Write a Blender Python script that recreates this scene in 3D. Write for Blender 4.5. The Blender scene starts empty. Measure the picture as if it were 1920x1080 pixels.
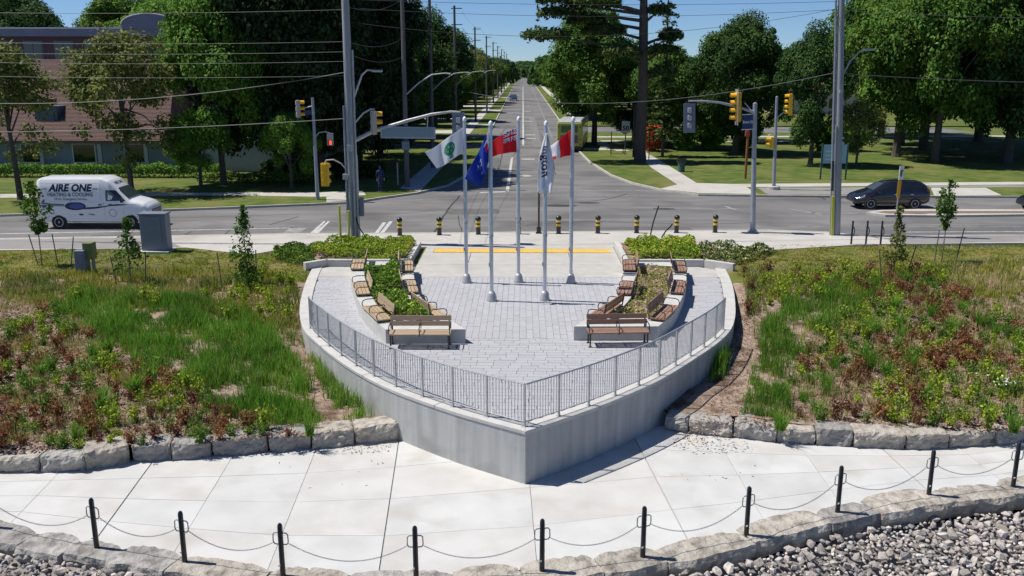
import bpy, math, random
import numpy as np
from mathutils import Vector, Matrix, noise
random.seed(7); np.random.seed(7)
sc = bpy.context.scene
col = sc.collection
R = math.radians
PI = math.pi

# ---------------- camera, sky, sun, exposure ----------------
cam_d = bpy.data.cameras.new('camera')
cam_d.sensor_width = 36.0
cam_d.lens = 36.0 * 1680.0 / 1920.0
cam_d.clip_start = 0.3
cam_d.clip_end = 6000
cam = bpy.data.objects.new('camera', cam_d)
col.objects.link(cam)
cam.location = (0, 0, 8.2)
cam.rotation_euler = (R(90 - 13.8), 0, R(0.68))
sc.camera = cam

SUN_EL, SUN_DIR = 60.0, (1.0, -0.13)          # shadows run to +x and a little towards the lake
world = bpy.data.worlds.new('World')
sc.world = world
world.use_nodes = True
wn = world.node_tree
for n in list(wn.nodes): wn.nodes.remove(n)
sky = wn.nodes.new('ShaderNodeTexSky'); sky.sky_type = 'NISHITA'
sky.sun_disc = False
sky.sun_elevation = R(SUN_EL)
sky.sun_rotation = math.atan2(-SUN_DIR[0], -SUN_DIR[1])
sky.altitude = 100; sky.air_density = 0.7; sky.dust_density = 0.0; sky.ozone_density = 6.0
bg = wn.nodes.new('ShaderNodeBackground'); bg.inputs['Strength'].default_value = 0.078
wo = wn.nodes.new('ShaderNodeOutputWorld')
tint = wn.nodes.new('ShaderNodeMix'); tint.data_type = 'RGBA'; tint.blend_type = 'MULTIPLY'; tint.inputs[0].default_value = 1.0; tint.inputs[7].default_value = (0.86, 0.99, 1.16, 1)
wn.links.new(sky.outputs[0], tint.inputs[6]); wn.links.new(tint.outputs[2], bg.inputs[0]); wn.links.new(bg.outputs[0], wo.inputs[0])

sun_d = bpy.data.lights.new('sun', 'SUN')
sun_d.energy = 5.0; sun_d.angle = R(0.5); sun_d.color = (1.0, 0.955, 0.88)
sun = bpy.data.objects.new('sun', sun_d); col.objects.link(sun)
_l = math.hypot(*SUN_DIR); _c = math.cos(R(SUN_EL))
sun.rotation_euler = Vector((SUN_DIR[0]/_l*_c, SUN_DIR[1]/_l*_c, -math.sin(R(SUN_EL)))).to_track_quat('-Z', 'Y').to_euler()
sun.location = (-30, 10, 60)

sc.view_settings.view_transform = 'Standard'
sc.view_settings.look = 'None'
sc.view_settings.exposure = 0.1
sc.view_settings.gamma = 1.0
sc.view_settings.use_curve_mapping = False
sc.render.engine = 'CYCLES'
sc.cycles.max_bounces = 6
sc.cycles.transparent_max_bounces = 6
sc.cycles.use_denoising = True

# ---------------- helpers ----------------
MATS = {}
def mat(name, c1, c2=None, rough=0.8, scale=4.0, detail=6, bump=0.0, bscale=30.0, metal=0.0, ovar=0.0,
        ivar=0.0, c3=None, scale3=1.0, amt3=(0.55, 0.7), stretch=None, transl=0.0, coat=0.0, spec=0.5, alpha=1.0, emit=0.0, contrast=(0.35, 0.65)):
    if name in MATS: return MATS[name]
    m = bpy.data.materials.new(name); m.use_nodes = True; nt = m.node_tree
    b = nt.nodes['Principled BSDF']; N = nt.nodes.new; Lk = nt.links.new
    c1 = (*c1, 1.0); c2 = (*c2, 1.0) if c2 else c1
    tc = N('ShaderNodeTexCoord'); co = tc.outputs['Object']
    if stretch:
        mp = N('ShaderNodeMapping'); mp.inputs['Scale'].default_value = stretch
        Lk(co, mp.inputs[0]); co = mp.outputs[0]
    nz = N('ShaderNodeTexNoise'); nz.inputs['Scale'].default_value = scale; nz.inputs['Detail'].default_value = detail
    Lk(co, nz.inputs['Vector'])
    mr = N('ShaderNodeMapRange'); mr.inputs[1].default_value = contrast[0]; mr.inputs[2].default_value = contrast[1]
    Lk(nz.outputs[0], mr.inputs[0])
    mx = N('ShaderNodeMix'); mx.data_type = 'RGBA'
    mx.inputs[6].default_value = c1; mx.inputs[7].default_value = c2
    Lk(mr.outputs[0], mx.inputs[0]); out = mx.outputs[2]
    if c3:
        n3 = N('ShaderNodeTexNoise'); n3.inputs['Scale'].default_value = scale3; n3.inputs['Detail'].default_value = 5
        Lk(tc.outputs['Object'], n3.inputs['Vector'])
        r3 = N('ShaderNodeMapRange'); r3.inputs[1].default_value = amt3[0]; r3.inputs[2].default_value = amt3[1]
        Lk(n3.outputs[0], r3.inputs[0])
        m3 = N('ShaderNodeMix'); m3.data_type = 'RGBA'; m3.inputs[7].default_value = (*c3, 1)
        Lk(r3.outputs[0], m3.inputs[0]); Lk(out, m3.inputs[6]); out = m3.outputs[2]
    if ovar or ivar:
        hs = N('ShaderNodeHueSaturation'); val = None
        if ovar:
            oi = N('ShaderNodeObjectInfo'); m1 = N('ShaderNodeMapRange')
            m1.inputs[3].default_value = 1 - ovar; m1.inputs[4].default_value = 1 + ovar
            Lk(oi.outputs['Random'], m1.inputs[0]); val = m1.outputs[0]
        if ivar:
            ge = N('ShaderNodeNewGeometry'); m2 = N('ShaderNodeMapRange')
            m2.inputs[3].default_value = 1 - ivar; m2.inputs[4].default_value = 1 + ivar
            Lk(ge.outputs['Random Per Island'], m2.inputs[0])
            if val:
                mm = N('ShaderNodeMath'); mm.operation = 'MULTIPLY'
                Lk(val, mm.inputs[0]); Lk(m2.outputs[0], mm.inputs[1]); val = mm.outputs[0]
            else: val = m2.outputs[0]
            mh = N('ShaderNodeMapRange'); mh.inputs[3].default_value = 0.5 - ivar*0.06; mh.inputs[4].default_value = 0.5 + ivar*0.06
            mo = N('ShaderNodeMath'); mo.operation = 'FRACT'; mk = N('ShaderNodeMath'); mk.operation = 'MULTIPLY'; mk.inputs[1].default_value = 7.31
            Lk(ge.outputs['Random Per Island'], mk.inputs[0]); Lk(mk.outputs[0], mo.inputs[0]); Lk(mo.outputs[0], mh.inputs[0])
            Lk(mh.outputs[0], hs.inputs['Hue'])
        Lk(val, hs.inputs['Value']); Lk(out, hs.inputs['Color']); out = hs.outputs[0]
    Lk(out, b.inputs['Base Color'])
    b.inputs['Roughness'].default_value = rough; b.inputs['Metallic'].default_value = metal
    b.inputs['Specular IOR Level'].default_value = spec
    if coat: b.inputs['Coat Weight'].default_value = coat; b.inputs['Coat Roughness'].default_value = 0.08
    if emit: Lk(out, b.inputs['Emission Color']); b.inputs['Emission Strength'].default_value = emit
    if bump:
        nb = N('ShaderNodeTexNoise'); nb.inputs['Scale'].default_value = bscale; nb.inputs['Detail'].default_value = 8
        Lk(tc.outputs['Object'], nb.inputs['Vector'])
        bp = N('ShaderNodeBump'); bp.inputs['Strength'].default_value = bump; bp.inputs['Distance'].default_value = 0.05 if bscale > 6 else 0.14
        Lk(nb.outputs[0], bp.inputs['Height']); Lk(bp.outputs[0], b.inputs['Normal'])
    if transl:
        tr = N('ShaderNodeBsdfTranslucent'); Lk(out, tr.inputs[0])
        ms = N('ShaderNodeMixShader'); ms.inputs[0].default_value = transl
        Lk(b.outputs[0], ms.inputs[1]); Lk(tr.outputs[0], ms.inputs[2])
        Lk(ms.outputs[0], nt.nodes['Material Output'].inputs[0])
    MATS[name] = m
    return m

def tag(o, label=None, cat=None, group=None, kind=None):
    if label: o['label'] = label
    if cat: o['category'] = cat
    if group: o['group'] = group
    if kind: o['kind'] = kind
    return o
def thing(name, label, cat, loc=(0, 0, 0), rz=0.0, group=None):
    o = bpy.data.objects.new(name, None); col.objects.link(o)
    o.location = loc; o.rotation_euler = (0, 0, rz); o.empty_display_size = 0.2
    return tag(o, label, cat, group)
def link_mesh(name, me, parent=None, loc=None, rot=None, scale=None):
    o = bpy.data.objects.new(name, me); col.objects.link(o)
    if parent: o.parent = parent
    if loc is not None: o.location = loc
    if rot is not None: o.rotation_euler = rot
    if scale is not None: o.scale = scale if hasattr(scale, '__len__') else (scale,)*3
    return o
def kids(o): return [c for c in bpy.data.objects if c.parent == o]
def copy_tree(o, loc=None, rz=None, label=None, group=None, parent=None, cache={}):
    c = o.copy(); col.objects.link(c)
    if parent: c.parent = parent
    if loc is not None: c.location = loc
    if rz is not None: c.rotation_euler[2] = rz
    if label: c['label'] = label
    if group: c['group'] = group
    if o.name not in cache: cache[o.name] = [k.name for k in kids(o)]
    for k in cache[o.name]: copy_tree(bpy.data.objects[k], parent=c)
    return c

class MB:
    def __init__(s): s.v = []; s.f = []; s.m = []
    def add(s, vs, fs, mi=0):
        n = len(s.v); s.v += [tuple(p) for p in vs]; s.f += [tuple(i + n for i in f) for f in fs]; s.m += [mi]*len(fs); return s
    def box(s, x0, y0, z0, x1, y1, z1, mi=0):
        return s.add([(x0,y0,z0),(x1,y0,z0),(x1,y1,z0),(x0,y1,z0),(x0,y0,z1),(x1,y0,z1),(x1,y1,z1),(x0,y1,z1)],
                     [(3,2,1,0),(4,5,6,7),(0,1,5,4),(1,2,6,5),(2,3,7,6),(3,0,4,7)], mi)
    def obox(s, c, d, rz=0.0, rx=0.0, ry=0.0, mi=0):
        M = Matrix.Translation(c) @ Matrix.Rotation(rz, 4, 'Z') @ Matrix.Rotation(ry, 4, 'Y') @ Matrix.Rotation(rx, 4, 'X')
        h = [x/2 for x in d]
        vs = [M @ Vector((sx*h[0], sy*h[1], sz*h[2])) for sz in (-1,1) for sx, sy in ((-1,-1),(1,-1),(1,1),(-1,1))]
        return s.add(vs, [(3,2,1,0),(4,5,6,7),(0,1,5,4),(1,2,6,5),(2,3,7,6),(3,0,4,7)], mi)
    def prism(s, poly, z0, z1, mi=0, bottom=True):
        n = len(poly); a = sum(poly[i][0]*poly[(i+1)%n][1]-poly[(i+1)%n][0]*poly[i][1] for i in range(n))
        if a < 0: poly = poly[::-1]
        zt = z1 if hasattr(z1, '__len__') else [z1]*n
        if a < 0 and hasattr(z1, '__len__'): zt = zt[::-1]
        vs = [(p[0],p[1],z0) for p in poly]+[(p[0],p[1],zt[i]) for i, p in enumerate(poly)]
        fs = [tuple(range(n,2*n))]+[(i,(i+1)%n,n+(i+1)%n,n+i) for i in range(n)]
        if bottom: fs.append(tuple(range(n-1,-1,-1)))
        return s.add(vs, fs, mi)
    def sheet(s, poly, z, mi=0):
        n = len(poly); a = sum(poly[i][0]*poly[(i+1)%n][1]-poly[(i+1)%n][0]*poly[i][1] for i in range(n))
        if a < 0: poly = poly[::-1]
        return s.add([(p[0],p[1],z) for p in poly], [tuple(range(n))], mi)
    def tube(s, pts, r, n=8, mi=0, cap=True, closed=False):
        P = [Vector(p) for p in pts]; k = len(P)
        rs = r if hasattr(r, '__len__') else [r]*k
        vs = []; up = None
        for i in range(k):
            if closed: t = P[(i+1)%k]-P[i-1]
            else: t = P[min(i+1,k-1)]-P[max(i-1,0)]
            t.normalize()
            if up is None:
                up = Vector((0,0,1)) if abs(t.z) < 0.9 else Vector((1,0,0))
            a = t.cross(up)
            if a.length < 1e-6: a = t.cross(Vector((0.3,1,0.2)))
            a.normalize(); b = a.cross(t); b.normalize(); up = b
            for j in range(n):
                th = 2*PI*j/n
                vs.append(P[i]+(a*math.cos(th)+b*math.sin(th))*rs[i])
        fs = [(i*n+j, i*n+(j+1)%n, (i+1)*n+(j+1)%n, (i+1)*n+j) for i in range(k-1) for j in range(n)]
        if closed: fs += [((k-1)*n+j, (k-1)*n+(j+1)%n, (j+1)%n, j) for j in range(n)]
        elif cap: fs += [tuple(range(n-1,-1,-1)), tuple(range((k-1)*n, k*n))]
        return s.add(vs, fs, mi)
    def lathe(s, prof, n=16, c=(0,0,0), mi=0, axis='Z'):
        vs = []
        for r_, z in prof:
            for j in range(n):
                th = 2*PI*j/n; x, y = r_*math.cos(th), r_*math.sin(th)
                p = (x,y,z) if axis=='Z' else ((x,z,y) if axis=='Y' else (z,x,y))
                vs.append((p[0]+c[0],p[1]+c[1],p[2]+c[2]))
        k = len(prof)
        fs = [(i*n+j, i*n+(j+1)%n, (i+1)*n+(j+1)%n, (i+1)*n+j) for i in range(k-1) for j in range(n)]
        fs += [tuple(range(n-1,-1,-1)), tuple(range((k-1)*n,k*n))]
        return s.add(vs, fs, mi)
    def grid(s, fn, nu, nv, mi=0):
        vs = [fn(i/nu, j/nv) for j in range(nv+1) for i in range(nu+1)]
        fs = [(j*(nu+1)+i, j*(nu+1)+i+1, (j+1)*(nu+1)+i+1, (j+1)*(nu+1)+i) for j in range(nv) for i in range(nu)]
        return s.add(vs, fs, mi)
    def mesh(s, name, ms, off=(0,0,0), smooth=False):
        me = bpy.data.meshes.new(name)
        v = [(p[0]-off[0], p[1]-off[1], p[2]-off[2]) for p in s.v] if any(off) else s.v
        me.from_pydata(v, [], s.f)
        for m in (ms if isinstance(ms, (list, tuple)) else [ms]): me.materials.append(m)
        if any(s.m): me.polygons.foreach_set('material_index', s.m)
        if smooth: me.polygons.foreach_set('use_smooth', [True]*len(me.polygons))
        me.update(); return me
    def build(s, name, ms, parent=None, world=False, smooth=False, bevel=0.0, origin=None):
        off = (0,0,0)
        if world and parent: off = tuple(parent.location)
        me = s.mesh(name, ms, off, smooth)
        o = link_mesh(name, me, parent, loc=origin)
        if bevel:
            b = o.modifiers.new('bevel', 'BEVEL'); b.width = bevel; b.segments = 2; b.limit_method = 'ANGLE'; b.angle_limit = R(40)
        if smooth:
            try: me.set_sharp_from_angle(angle=R(40))
            except Exception: pass
        return o

def catmull(pts, per=8):
    out = []
    P = [Vector((*p, 0)) if len(p) == 2 else Vector(p) for p in pts]
    for i in range(len(P)-1):
        p0 = P[i-1] if i > 0 else P[0]*2-P[1]
        p3 = P[i+2] if i+2 < len(P) else P[-1]*2-P[-2]
        p1, p2 = P[i], P[i+1]
        for k in range(per):
            t = k/per
            out.append(0.5*((2*p1)+(p2-p0)*t+(2*p0-5*p1+4*p2-p3)*t*t+(3*p1-p0-3*p2+p3)*t**3))
    out.append(P[-1].copy())
    return out
def offset_line(pts, d):
    out = []
    for i in range(len(pts)):
        a = pts[max(i-1,0)]; b = pts[min(i+1,len(pts)-1)]
        t = Vector((b[0]-a[0], b[1]-a[1])); t.normalize()
        out.append(Vector((pts[i][0]-t.y*d, pts[i][1]+t.x*d, 0)))
    return out
def resample(pts, n=None, step=None):
    P = [Vector(p) for p in pts]; L = [0]
    for i in range(1, len(P)): L.append(L[-1]+(P[i]-P[i-1]).length)
    if n is None: n = max(1, round(L[-1]/step))
    out = []; j = 0
    for k in range(n+1):
        d = L[-1]*k/n
        while j < len(P)-2 and L[j+1] < d: j += 1
        t = (d-L[j])/max(1e-9, L[j+1]-L[j]); out.append(P[j].lerp(P[j+1], min(1,t)))
    return out
def inside(p, poly):
    x, y = p[0], p[1]; c = False; n = len(poly)
    for i in range(n):
        x1, y1 = poly[i][0], poly[i][1]; x2, y2 = poly[i-1][0], poly[i-1][1]
        if (y1 > y) != (y2 > y) and x < (x2-x1)*(y-y1)/(y2-y1)+x1: c = not c
    return c
def inside_np(X, Y, poly):
    c = np.zeros(X.shape, bool); n = len(poly)
    for i in range(n):
        x1, y1 = poly[i][0], poly[i][1]; x2, y2 = poly[i-1][0], poly[i-1][1]
        if y1 == y2: continue
        c ^= ((y1 > Y) != (y2 > Y)) & (X < (x2-x1)*(Y-y1)/(y2-y1)+x1)
    return c
def interp(x, pts):
    if x <= pts[0][0]: return pts[0][1]
    for i in range(1, len(pts)):
        if x <= pts[i][0]:
            t = (x-pts[i-1][0])/(pts[i][0]-pts[i-1][0]); return pts[i-1][1]*(1-t)+pts[i][1]*t
    return pts[-1][1]
def sstep(t): t = max(0.0, min(1.0, t)); return t*t*(3-2*t)
def text_mesh(txt, size=1.0, extrude=0.004, shear=0.0, bold=0.0, align='CENTER', width=None):
    """lettering as flat geometry in the xy plane (x right, y up)"""
    cu = bpy.data.curves.new('lettering', 'FONT'); cu.body = txt; cu.size = size; cu.extrude = extrude
    cu.shear = shear; cu.offset = bold; cu.align_x = align; cu.align_y = 'CENTER'; cu.resolution_u = 3
    o = bpy.data.objects.new('lettering_tmp', cu); col.objects.link(o)
    dg = bpy.context.evaluated_depsgraph_get(); me = bpy.data.meshes.new_from_object(o.evaluated_get(dg))
    bpy.data.objects.remove(o); bpy.data.curves.remove(cu)
    vs = [tuple(v.co) for v in me.vertices]; fs = [tuple(p.vertices) for p in me.polygons]
    bpy.data.meshes.remove(me)
    if width and vs:
        w = max(v[0] for v in vs)-min(v[0] for v in vs); k = width/w
        vs = [(v[0]*k, v[1], v[2]) for v in vs]
    return vs, fs
def lettering(name, txt, mat_, parent, fn, **kw):
    """fn maps (x right, y up, height off the surface) to local coordinates"""
    vs, fs = text_mesh(txt, **kw); mb = MB(); mb.add([fn(*v) for v in vs], fs)
    return mb.build(name, mat_, parent)
ORD = ['first', 'second', 'third', 'fourth', 'fifth', 'sixth', 'seventh', 'eighth', 'ninth', 'tenth', 'eleventh', 'twelfth', 'thirteenth', 'fourteenth']

def leaf_mesh(name, pos, nrm, size, mat_, aspect=1.5, seed=0, mi=None, mats=None):
    """one small leaf-shaped face per point (numpy arrays)"""
    rng = np.random.RandomState(seed); n = len(pos)
    nrm = nrm/np.maximum(1e-6, np.linalg.norm(nrm, axis=1, keepdims=True))
    t = rng.normal(size=(n, 3)); t -= nrm*(t*nrm).sum(1, keepdims=True); t /= np.maximum(1e-6, np.linalg.norm(t, axis=1, keepdims=True))
    b = np.cross(nrm, t); sz = (size*(0.6+0.8*rng.rand(n)))[:, None] if np.isscalar(size) else size[:, None]
    v = np.empty((n, 4, 3), np.float32)
    v[:, 0] = pos-t*sz*0.5*aspect; v[:, 1] = pos+b*sz*0.42; v[:, 2] = pos+t*sz*0.5*aspect; v[:, 3] = pos-b*sz*0.42
    return raw_quads(name, v.reshape(-1, 3), mats or [mat_], mi)
def raw_quads(name, v, mats, mi=None):
    n = len(v)//4; me = bpy.data.meshes.new(name)
    me.vertices.add(n*4); me.vertices.foreach_set('co', np.ascontiguousarray(v, np.float32).ravel())
    me.loops.add(n*4); me.loops.foreach_set('vertex_index', np.arange(n*4, dtype=np.int32))
    me.polygons.add(n); me.polygons.foreach_set('loop_start', np.arange(n, dtype=np.int32)*4)
    me.polygons.foreach_set('loop_total', np.full(n, 4, np.int32))
    for m in mats: me.materials.append(m)
    if mi is not None: me.polygons.foreach_set('material_index', np.ascontiguousarray(mi, np.int32))
    me.update(); me.validate(); return me
def puff_points(puffs, dens, rng, up=0.5, lo=0.7):
    ps, ns = [], []
    for (cx, cy, cz, r, rz) in puffs:
        k = max(6, int(dens*r*r))
        d = rng.normal(size=(k, 3)); d /= np.linalg.norm(d, axis=1, keepdims=True)
        rad = lo+(1.08-lo)*rng.rand(k, 1)**0.6
        ps.append(np.array([cx, cy, cz])+d*rad*np.array([r, r, rz])); nn = d+rng.normal(size=(k, 3))*0.45; nn[:, 2] += up; ns.append(nn)
    return np.concatenate(ps), np.concatenate(ns)
def blades(name, pos, height, width, mats, seed=0, lean=0.35, mi=None):
    """grass blades: one bent, tapering strip (two quads) per point"""
    rng = np.random.RandomState(seed); n = len(pos)
    a = rng.rand(n)*2*PI; d = np.stack([np.cos(a), np.sin(a), np.zeros(n)], 1)
    a2 = rng.rand(n)*2*PI; L = np.stack([np.cos(a2), np.sin(a2), np.zeros(n)], 1)*(rng.rand(n, 1)*lean)
    h = (height*(0.55+0.7*rng.rand(n)))[:, None]; w = (width*(0.7+0.6*rng.rand(n)))[:, None]
    up = np.array([[0, 0, 1.0]])
    p0 = pos; p1 = pos+up*h*0.55+L*h*0.35; p2 = pos+up*h+L*h*1.3
    v = np.empty((n, 2, 4, 3), np.float32)
    v[:, 0, 0] = p0-d*w*0.5; v[:, 0, 1] = p0+d*w*0.5; v[:, 0, 2] = p1+d*w*0.45; v[:, 0, 3] = p1-d*w*0.45
    v[:, 1, 0] = p1-d*w*0.45; v[:, 1, 1] = p1+d*w*0.45; v[:, 1, 2] = p2+d*w*0.06; v[:, 1, 3] = p2-d*w*0.06
    return raw_quads(name, v.reshape(-1, 3), mats, None if mi is None else np.repeat(mi, 2))

# ---------------- materials ----------------
M_conc = mat('concrete_light', (0.49,0.49,0.475), (0.575,0.575,0.56), rough=0.85, scale=1.1, detail=10, bump=0.05, bscale=60, c3=(0.40,0.375,0.33), scale3=0.7, amt3=(0.54,0.8), ovar=0.04, contrast=(.3,.7))
M_conc_apron = mat('concrete_apron', (0.42,0.41,0.38), (0.48,0.465,0.43), rough=0.88, scale=2, bump=0.04, bscale=60, c3=(0.36,0.34,0.30), scale3=0.5, amt3=(0.55,0.8))
M_conc_wall = mat('concrete_wall', (0.365,0.368,0.355), (0.47,0.468,0.45), rough=0.85, scale=1.8, bump=0.12, bscale=25, stretch=(2.6,2.6,0.16), c3=(0.29,0.295,0.285), scale3=1.0, amt3=(0.5,0.75), detail=9)
M_conc_cap = mat('concrete_coping', (0.47,0.46,0.44), (0.54,0.53,0.5), rough=0.85, scale=3, bump=0.05, bscale=50)
M_paver = mat('paver_grey', (0.365,0.368,0.385), (0.41,0.412,0.428), rough=0.9, scale=9, bump=0.05, bscale=80, ovar=0.045, ivar=0.045)
M_joint = mat('joint_sand', (0.33,0.325,0.325), rough=0.95)
M_asph = mat('asphalt', (0.14,0.136,0.134), (0.20,0.195,0.19), rough=0.9, scale=0.55, bump=0.1, bscale=40, c3=(0.105,0.102,0.10), scale3=0.16, amt3=(0.48,0.66), stretch=(0.35,1.3,1), detail=10)
M_asph_path = mat('asphalt_path', (0.23,0.22,0.21), (0.27,0.255,0.245), rough=0.9, scale=1, bump=0.05)
M_mark = mat('road_paint_white', (0.55,0.55,0.54), (0.36,0.355,0.35), rough=0.8, scale=5, detail=9, contrast=(0.4,0.62))
M_mark_worn = mat('road_paint_worn', (0.32,0.315,0.31), (0.2,0.197,0.195), rough=0.85, scale=4, detail=9, contrast=(0.35,0.6))
M_tar_shadow = mat('tar_and_cable_shadow', (0.04,0.04,0.042), rough=0.7)  # tar of the seams, also the colour of the painted cable shadow
M_kerb = mat('kerb_concrete', (0.42,0.4,0.36), (0.5,0.48,0.43), rough=0.9, scale=2)
M_sidewalk = mat('sidewalk_concrete', (0.44,0.42,0.385), (0.5,0.48,0.44), rough=0.9, scale=0.8, c3=(0.37,0.35,0.31), scale3=0.4)
M_lawn = mat('lawn', (0.065,0.105,0.022), (0.13,0.16,0.042), rough=0.95, scale=0.9, detail=10, bump=0.5, bscale=14, c3=(0.18,0.17,0.06), scale3=0.22, amt3=(0.48,0.7), spec=0.1)
M_lawn_dry = mat('lawn_dry', (0.15,0.15,0.035), (0.22,0.18,0.065), rough=0.95, scale=1.6, detail=10, bump=0.5, bscale=18, c3=(0.09,0.13,0.028), scale3=0.5, amt3=(0.45,0.7), spec=0.1)
M_mulch = mat('mulch', (0.24,0.17,0.125), (0.40,0.31,0.25), rough=0.95, scale=7, detail=10, bump=1.0, bscale=16, c3=(0.13,0.085,0.055), scale3=1.6, amt3=(0.5,0.66), spec=0.1)
M_stone = mat('limestone', (0.31,0.295,0.27), (0.42,0.40,0.37), rough=0.92, scale=2.2, detail=10, bump=1.0, bscale=5, ovar=0.16, c3=(0.19,0.18,0.17), scale3=2.6, amt3=(0.47,0.66))
M_stone_warm = mat('limestone_warm', (0.37,0.335,0.28), (0.46,0.425,0.37), rough=0.92, scale=2.2, detail=10, bump=1.0, bscale=5, ovar=0.12, c3=(0.22,0.195,0.165), scale3=2.9, amt3=(0.48,0.68))
M_rock = mat('riprap_stone', (0.42,0.365,0.315), (0.56,0.51,0.45), rough=0.92, scale=1.1, detail=9, bump=0.6, bscale=14, ovar=0.32, ivar=0.32, c3=(0.27,0.275,0.29), scale3=1.7, amt3=(.48,.62), contrast=(.4,.6))
M_galv = mat('galvanised_steel', (0.40,0.405,0.41), (0.50,0.505,0.51), rough=0.5, metal=0.35, scale=12)
M_pole = mat('brushed_pole_steel', (0.50,0.53,0.60), (0.58,0.61,0.68), rough=0.3, metal=0.5, scale=6)
M_grey = mat('signal_pole_grey', (0.30,0.32,0.37), (0.35,0.37,0.42), rough=0.45, metal=0.3, scale=3)
M_black = mat('black_enamel', (0.012,0.012,0.014), rough=0.35, coat=0.3)
M_rubber = mat('tyre_rubber', (0.02,0.02,0.02), (0.035,0.035,0.035), rough=0.9)
M_chain = mat('chain_steel', (0.33,0.33,0.33), (0.42,0.42,0.42), rough=0.45, metal=0.6)
M_wood = mat('bench_wood', (0.45,0.34,0.225), (0.36,0.265,0.17), rough=0.6, scale=4, stretch=(1,14,14), ovar=0.14)
M_wood_red = mat('bench_wood_reddish', (0.33,0.195,0.13), (0.25,0.145,0.10), rough=0.6, scale=4, stretch=(1,14,14), ovar=0.14)
M_yellow = mat('yellow_signal_paint', (0.85,0.47,0.015), rough=0.4)
M_yel_band = mat('yellow_band', (0.72,0.50,0.05), rough=0.5)
M_yel_guard = mat('yellow_guard', (0.55,0.58,0.05), (0.48,0.5,0.05), rough=0.5)
M_tact = mat('tactile_yellow', (0.80,0.50,0.09), (0.72,0.44,0.08), rough=0.8, scale=3)
M_red_lamp = mat('red_signal_light', (1.0,0.05,0.02), emit=3.0)
M_lens = mat('dark_lens', (0.02,0.02,0.02), rough=0.2)
M_white = mat('white_paint', (0.78,0.79,0.80), rough=0.3, coat=0.5)
M_navy = mat('navy_print', (0.02,0.025,0.09), rough=0.4)
M_greyprint = mat('grey_print', (0.25,0.28,0.33), rough=0.5)
M_glass = mat('dark_window_glass', (0.012,0.016,0.02), rough=0.06, spec=0.9)
M_glass_s = mat('windscreen_glass', (0.05,0.065,0.07), rough=0.05, spec=1.0)
M_carblack = mat('car_paint_dark', (0.011,0.010,0.016), rough=0.22, coat=1.0)
M_carblue = mat('car_paint_blue', (0.02,0.035,0.11), rough=0.25, coat=1.0)
M_chrome = mat('chrome', (0.7,0.7,0.72), rough=0.2, metal=0.9)
M_rim = mat('wheel_rim', (0.6,0.58,0.62), rough=0.45, metal=0.3)
M_wheat = mat('beige_plastic', (0.42,0.37,0.33), rough=0.6)
M_cab = mat('cabinet_grey', (0.17,0.20,0.26), (0.19,0.22,0.28), rough=0.5, scale=2)
M_cabg = mat('cabinet_green', (0.16,0.19,0.06), rough=0.55)
M_uwood = mat('weathered_pole_wood', (0.10,0.095,0.095), (0.16,0.15,0.145), rough=0.9, scale=5, stretch=(6,6,0.4))
M_ucon = mat('pole_concrete', (0.27,0.28,0.30), (0.34,0.35,0.37), rough=0.8, scale=2, stretch=(3,3,0.4))
M_wire = mat('wire_dark', (0.03,0.03,0.035), rough=0.6)
M_wire_l = mat('wire_light', (0.07,0.072,0.08), rough=0.6)
M_bark = mat('bark', (0.07,0.055,0.045), (0.12,0.10,0.085), rough=0.95, scale=4, stretch=(5,5,0.7), bump=0.5, bscale=10)
M_bark_l = mat('bark_light', (0.22,0.17,0.12), (0.3,0.24,0.18), rough=0.95, scale=4, stretch=(5,5,0.7))
def leafm(name, c1, c2, **kw):
    kw.setdefault('transl', 0.28)
    c1 = tuple(v*1.7 for v in c1); c2 = tuple(v*1.7 for v in c2)
    return mat(name, c1, c2, rough=0.75, scale=0.35, detail=3, ivar=0.5, ovar=0.10, spec=0.12, **kw)
M_leaf = leafm('leaves_maple', (0.040,0.085,0.014), (0.075,0.135,0.022))
M_leaf_b = leafm('leaves_bright', (0.052,0.115,0.015), (0.09,0.165,0.025))
M_leaf_d = leafm('leaves_deep', (0.022,0.050,0.014), (0.042,0.080,0.020))
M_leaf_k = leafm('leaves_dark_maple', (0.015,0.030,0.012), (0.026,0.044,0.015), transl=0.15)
M_leaf_o = leafm('leaves_olive', (0.085,0.105,0.028), (0.13,0.145,0.04))
M_leaf_p = leafm('needles_pine', (0.040,0.070,0.020), (0.07,0.095,0.028))
M_leaf_y = leafm('leaves_yellow_green', (0.15,0.21,0.02), (0.22,0.26,0.03))
M_leaf_r = leafm('leaves_russet', (0.14,0.062,0.030), (0.19,0.10,0.045))
M_leaf_rd = leafm('leaves_maroon', (0.10,0.038,0.028), (0.14,0.06,0.036))
M_leaf_g = leafm('leaves_bed_green', (0.075,0.13,0.022), (0.12,0.17,0.03))
M_leaf_red = leafm('leaves_red_bush', (0.30,0.05,0.03), (0.36,0.12,0.05))
M_gr1 = leafm('grass_lush', (0.085,0.18,0.020), (0.125,0.22,0.030), transl=.4)
M_gr2 = leafm('grass_yellow', (0.17,0.21,0.025), (0.25,0.24,0.04))
M_gr1b = leafm('grass_lush_dark', (0.065,0.14,0.018), (0.10,0.18,0.026), transl=.4)
M_gr3 = leafm('grass_olive', (0.10,0.145,0.028), (0.14,0.165,0.04))
M_straw = leafm('grass_straw', (0.33,0.26,0.14), (0.42,0.34,0.2))

# ================= THE SETTING =================
ZL = -1.32                                   # level of the lakeside path; the plaza is at 0
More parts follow.
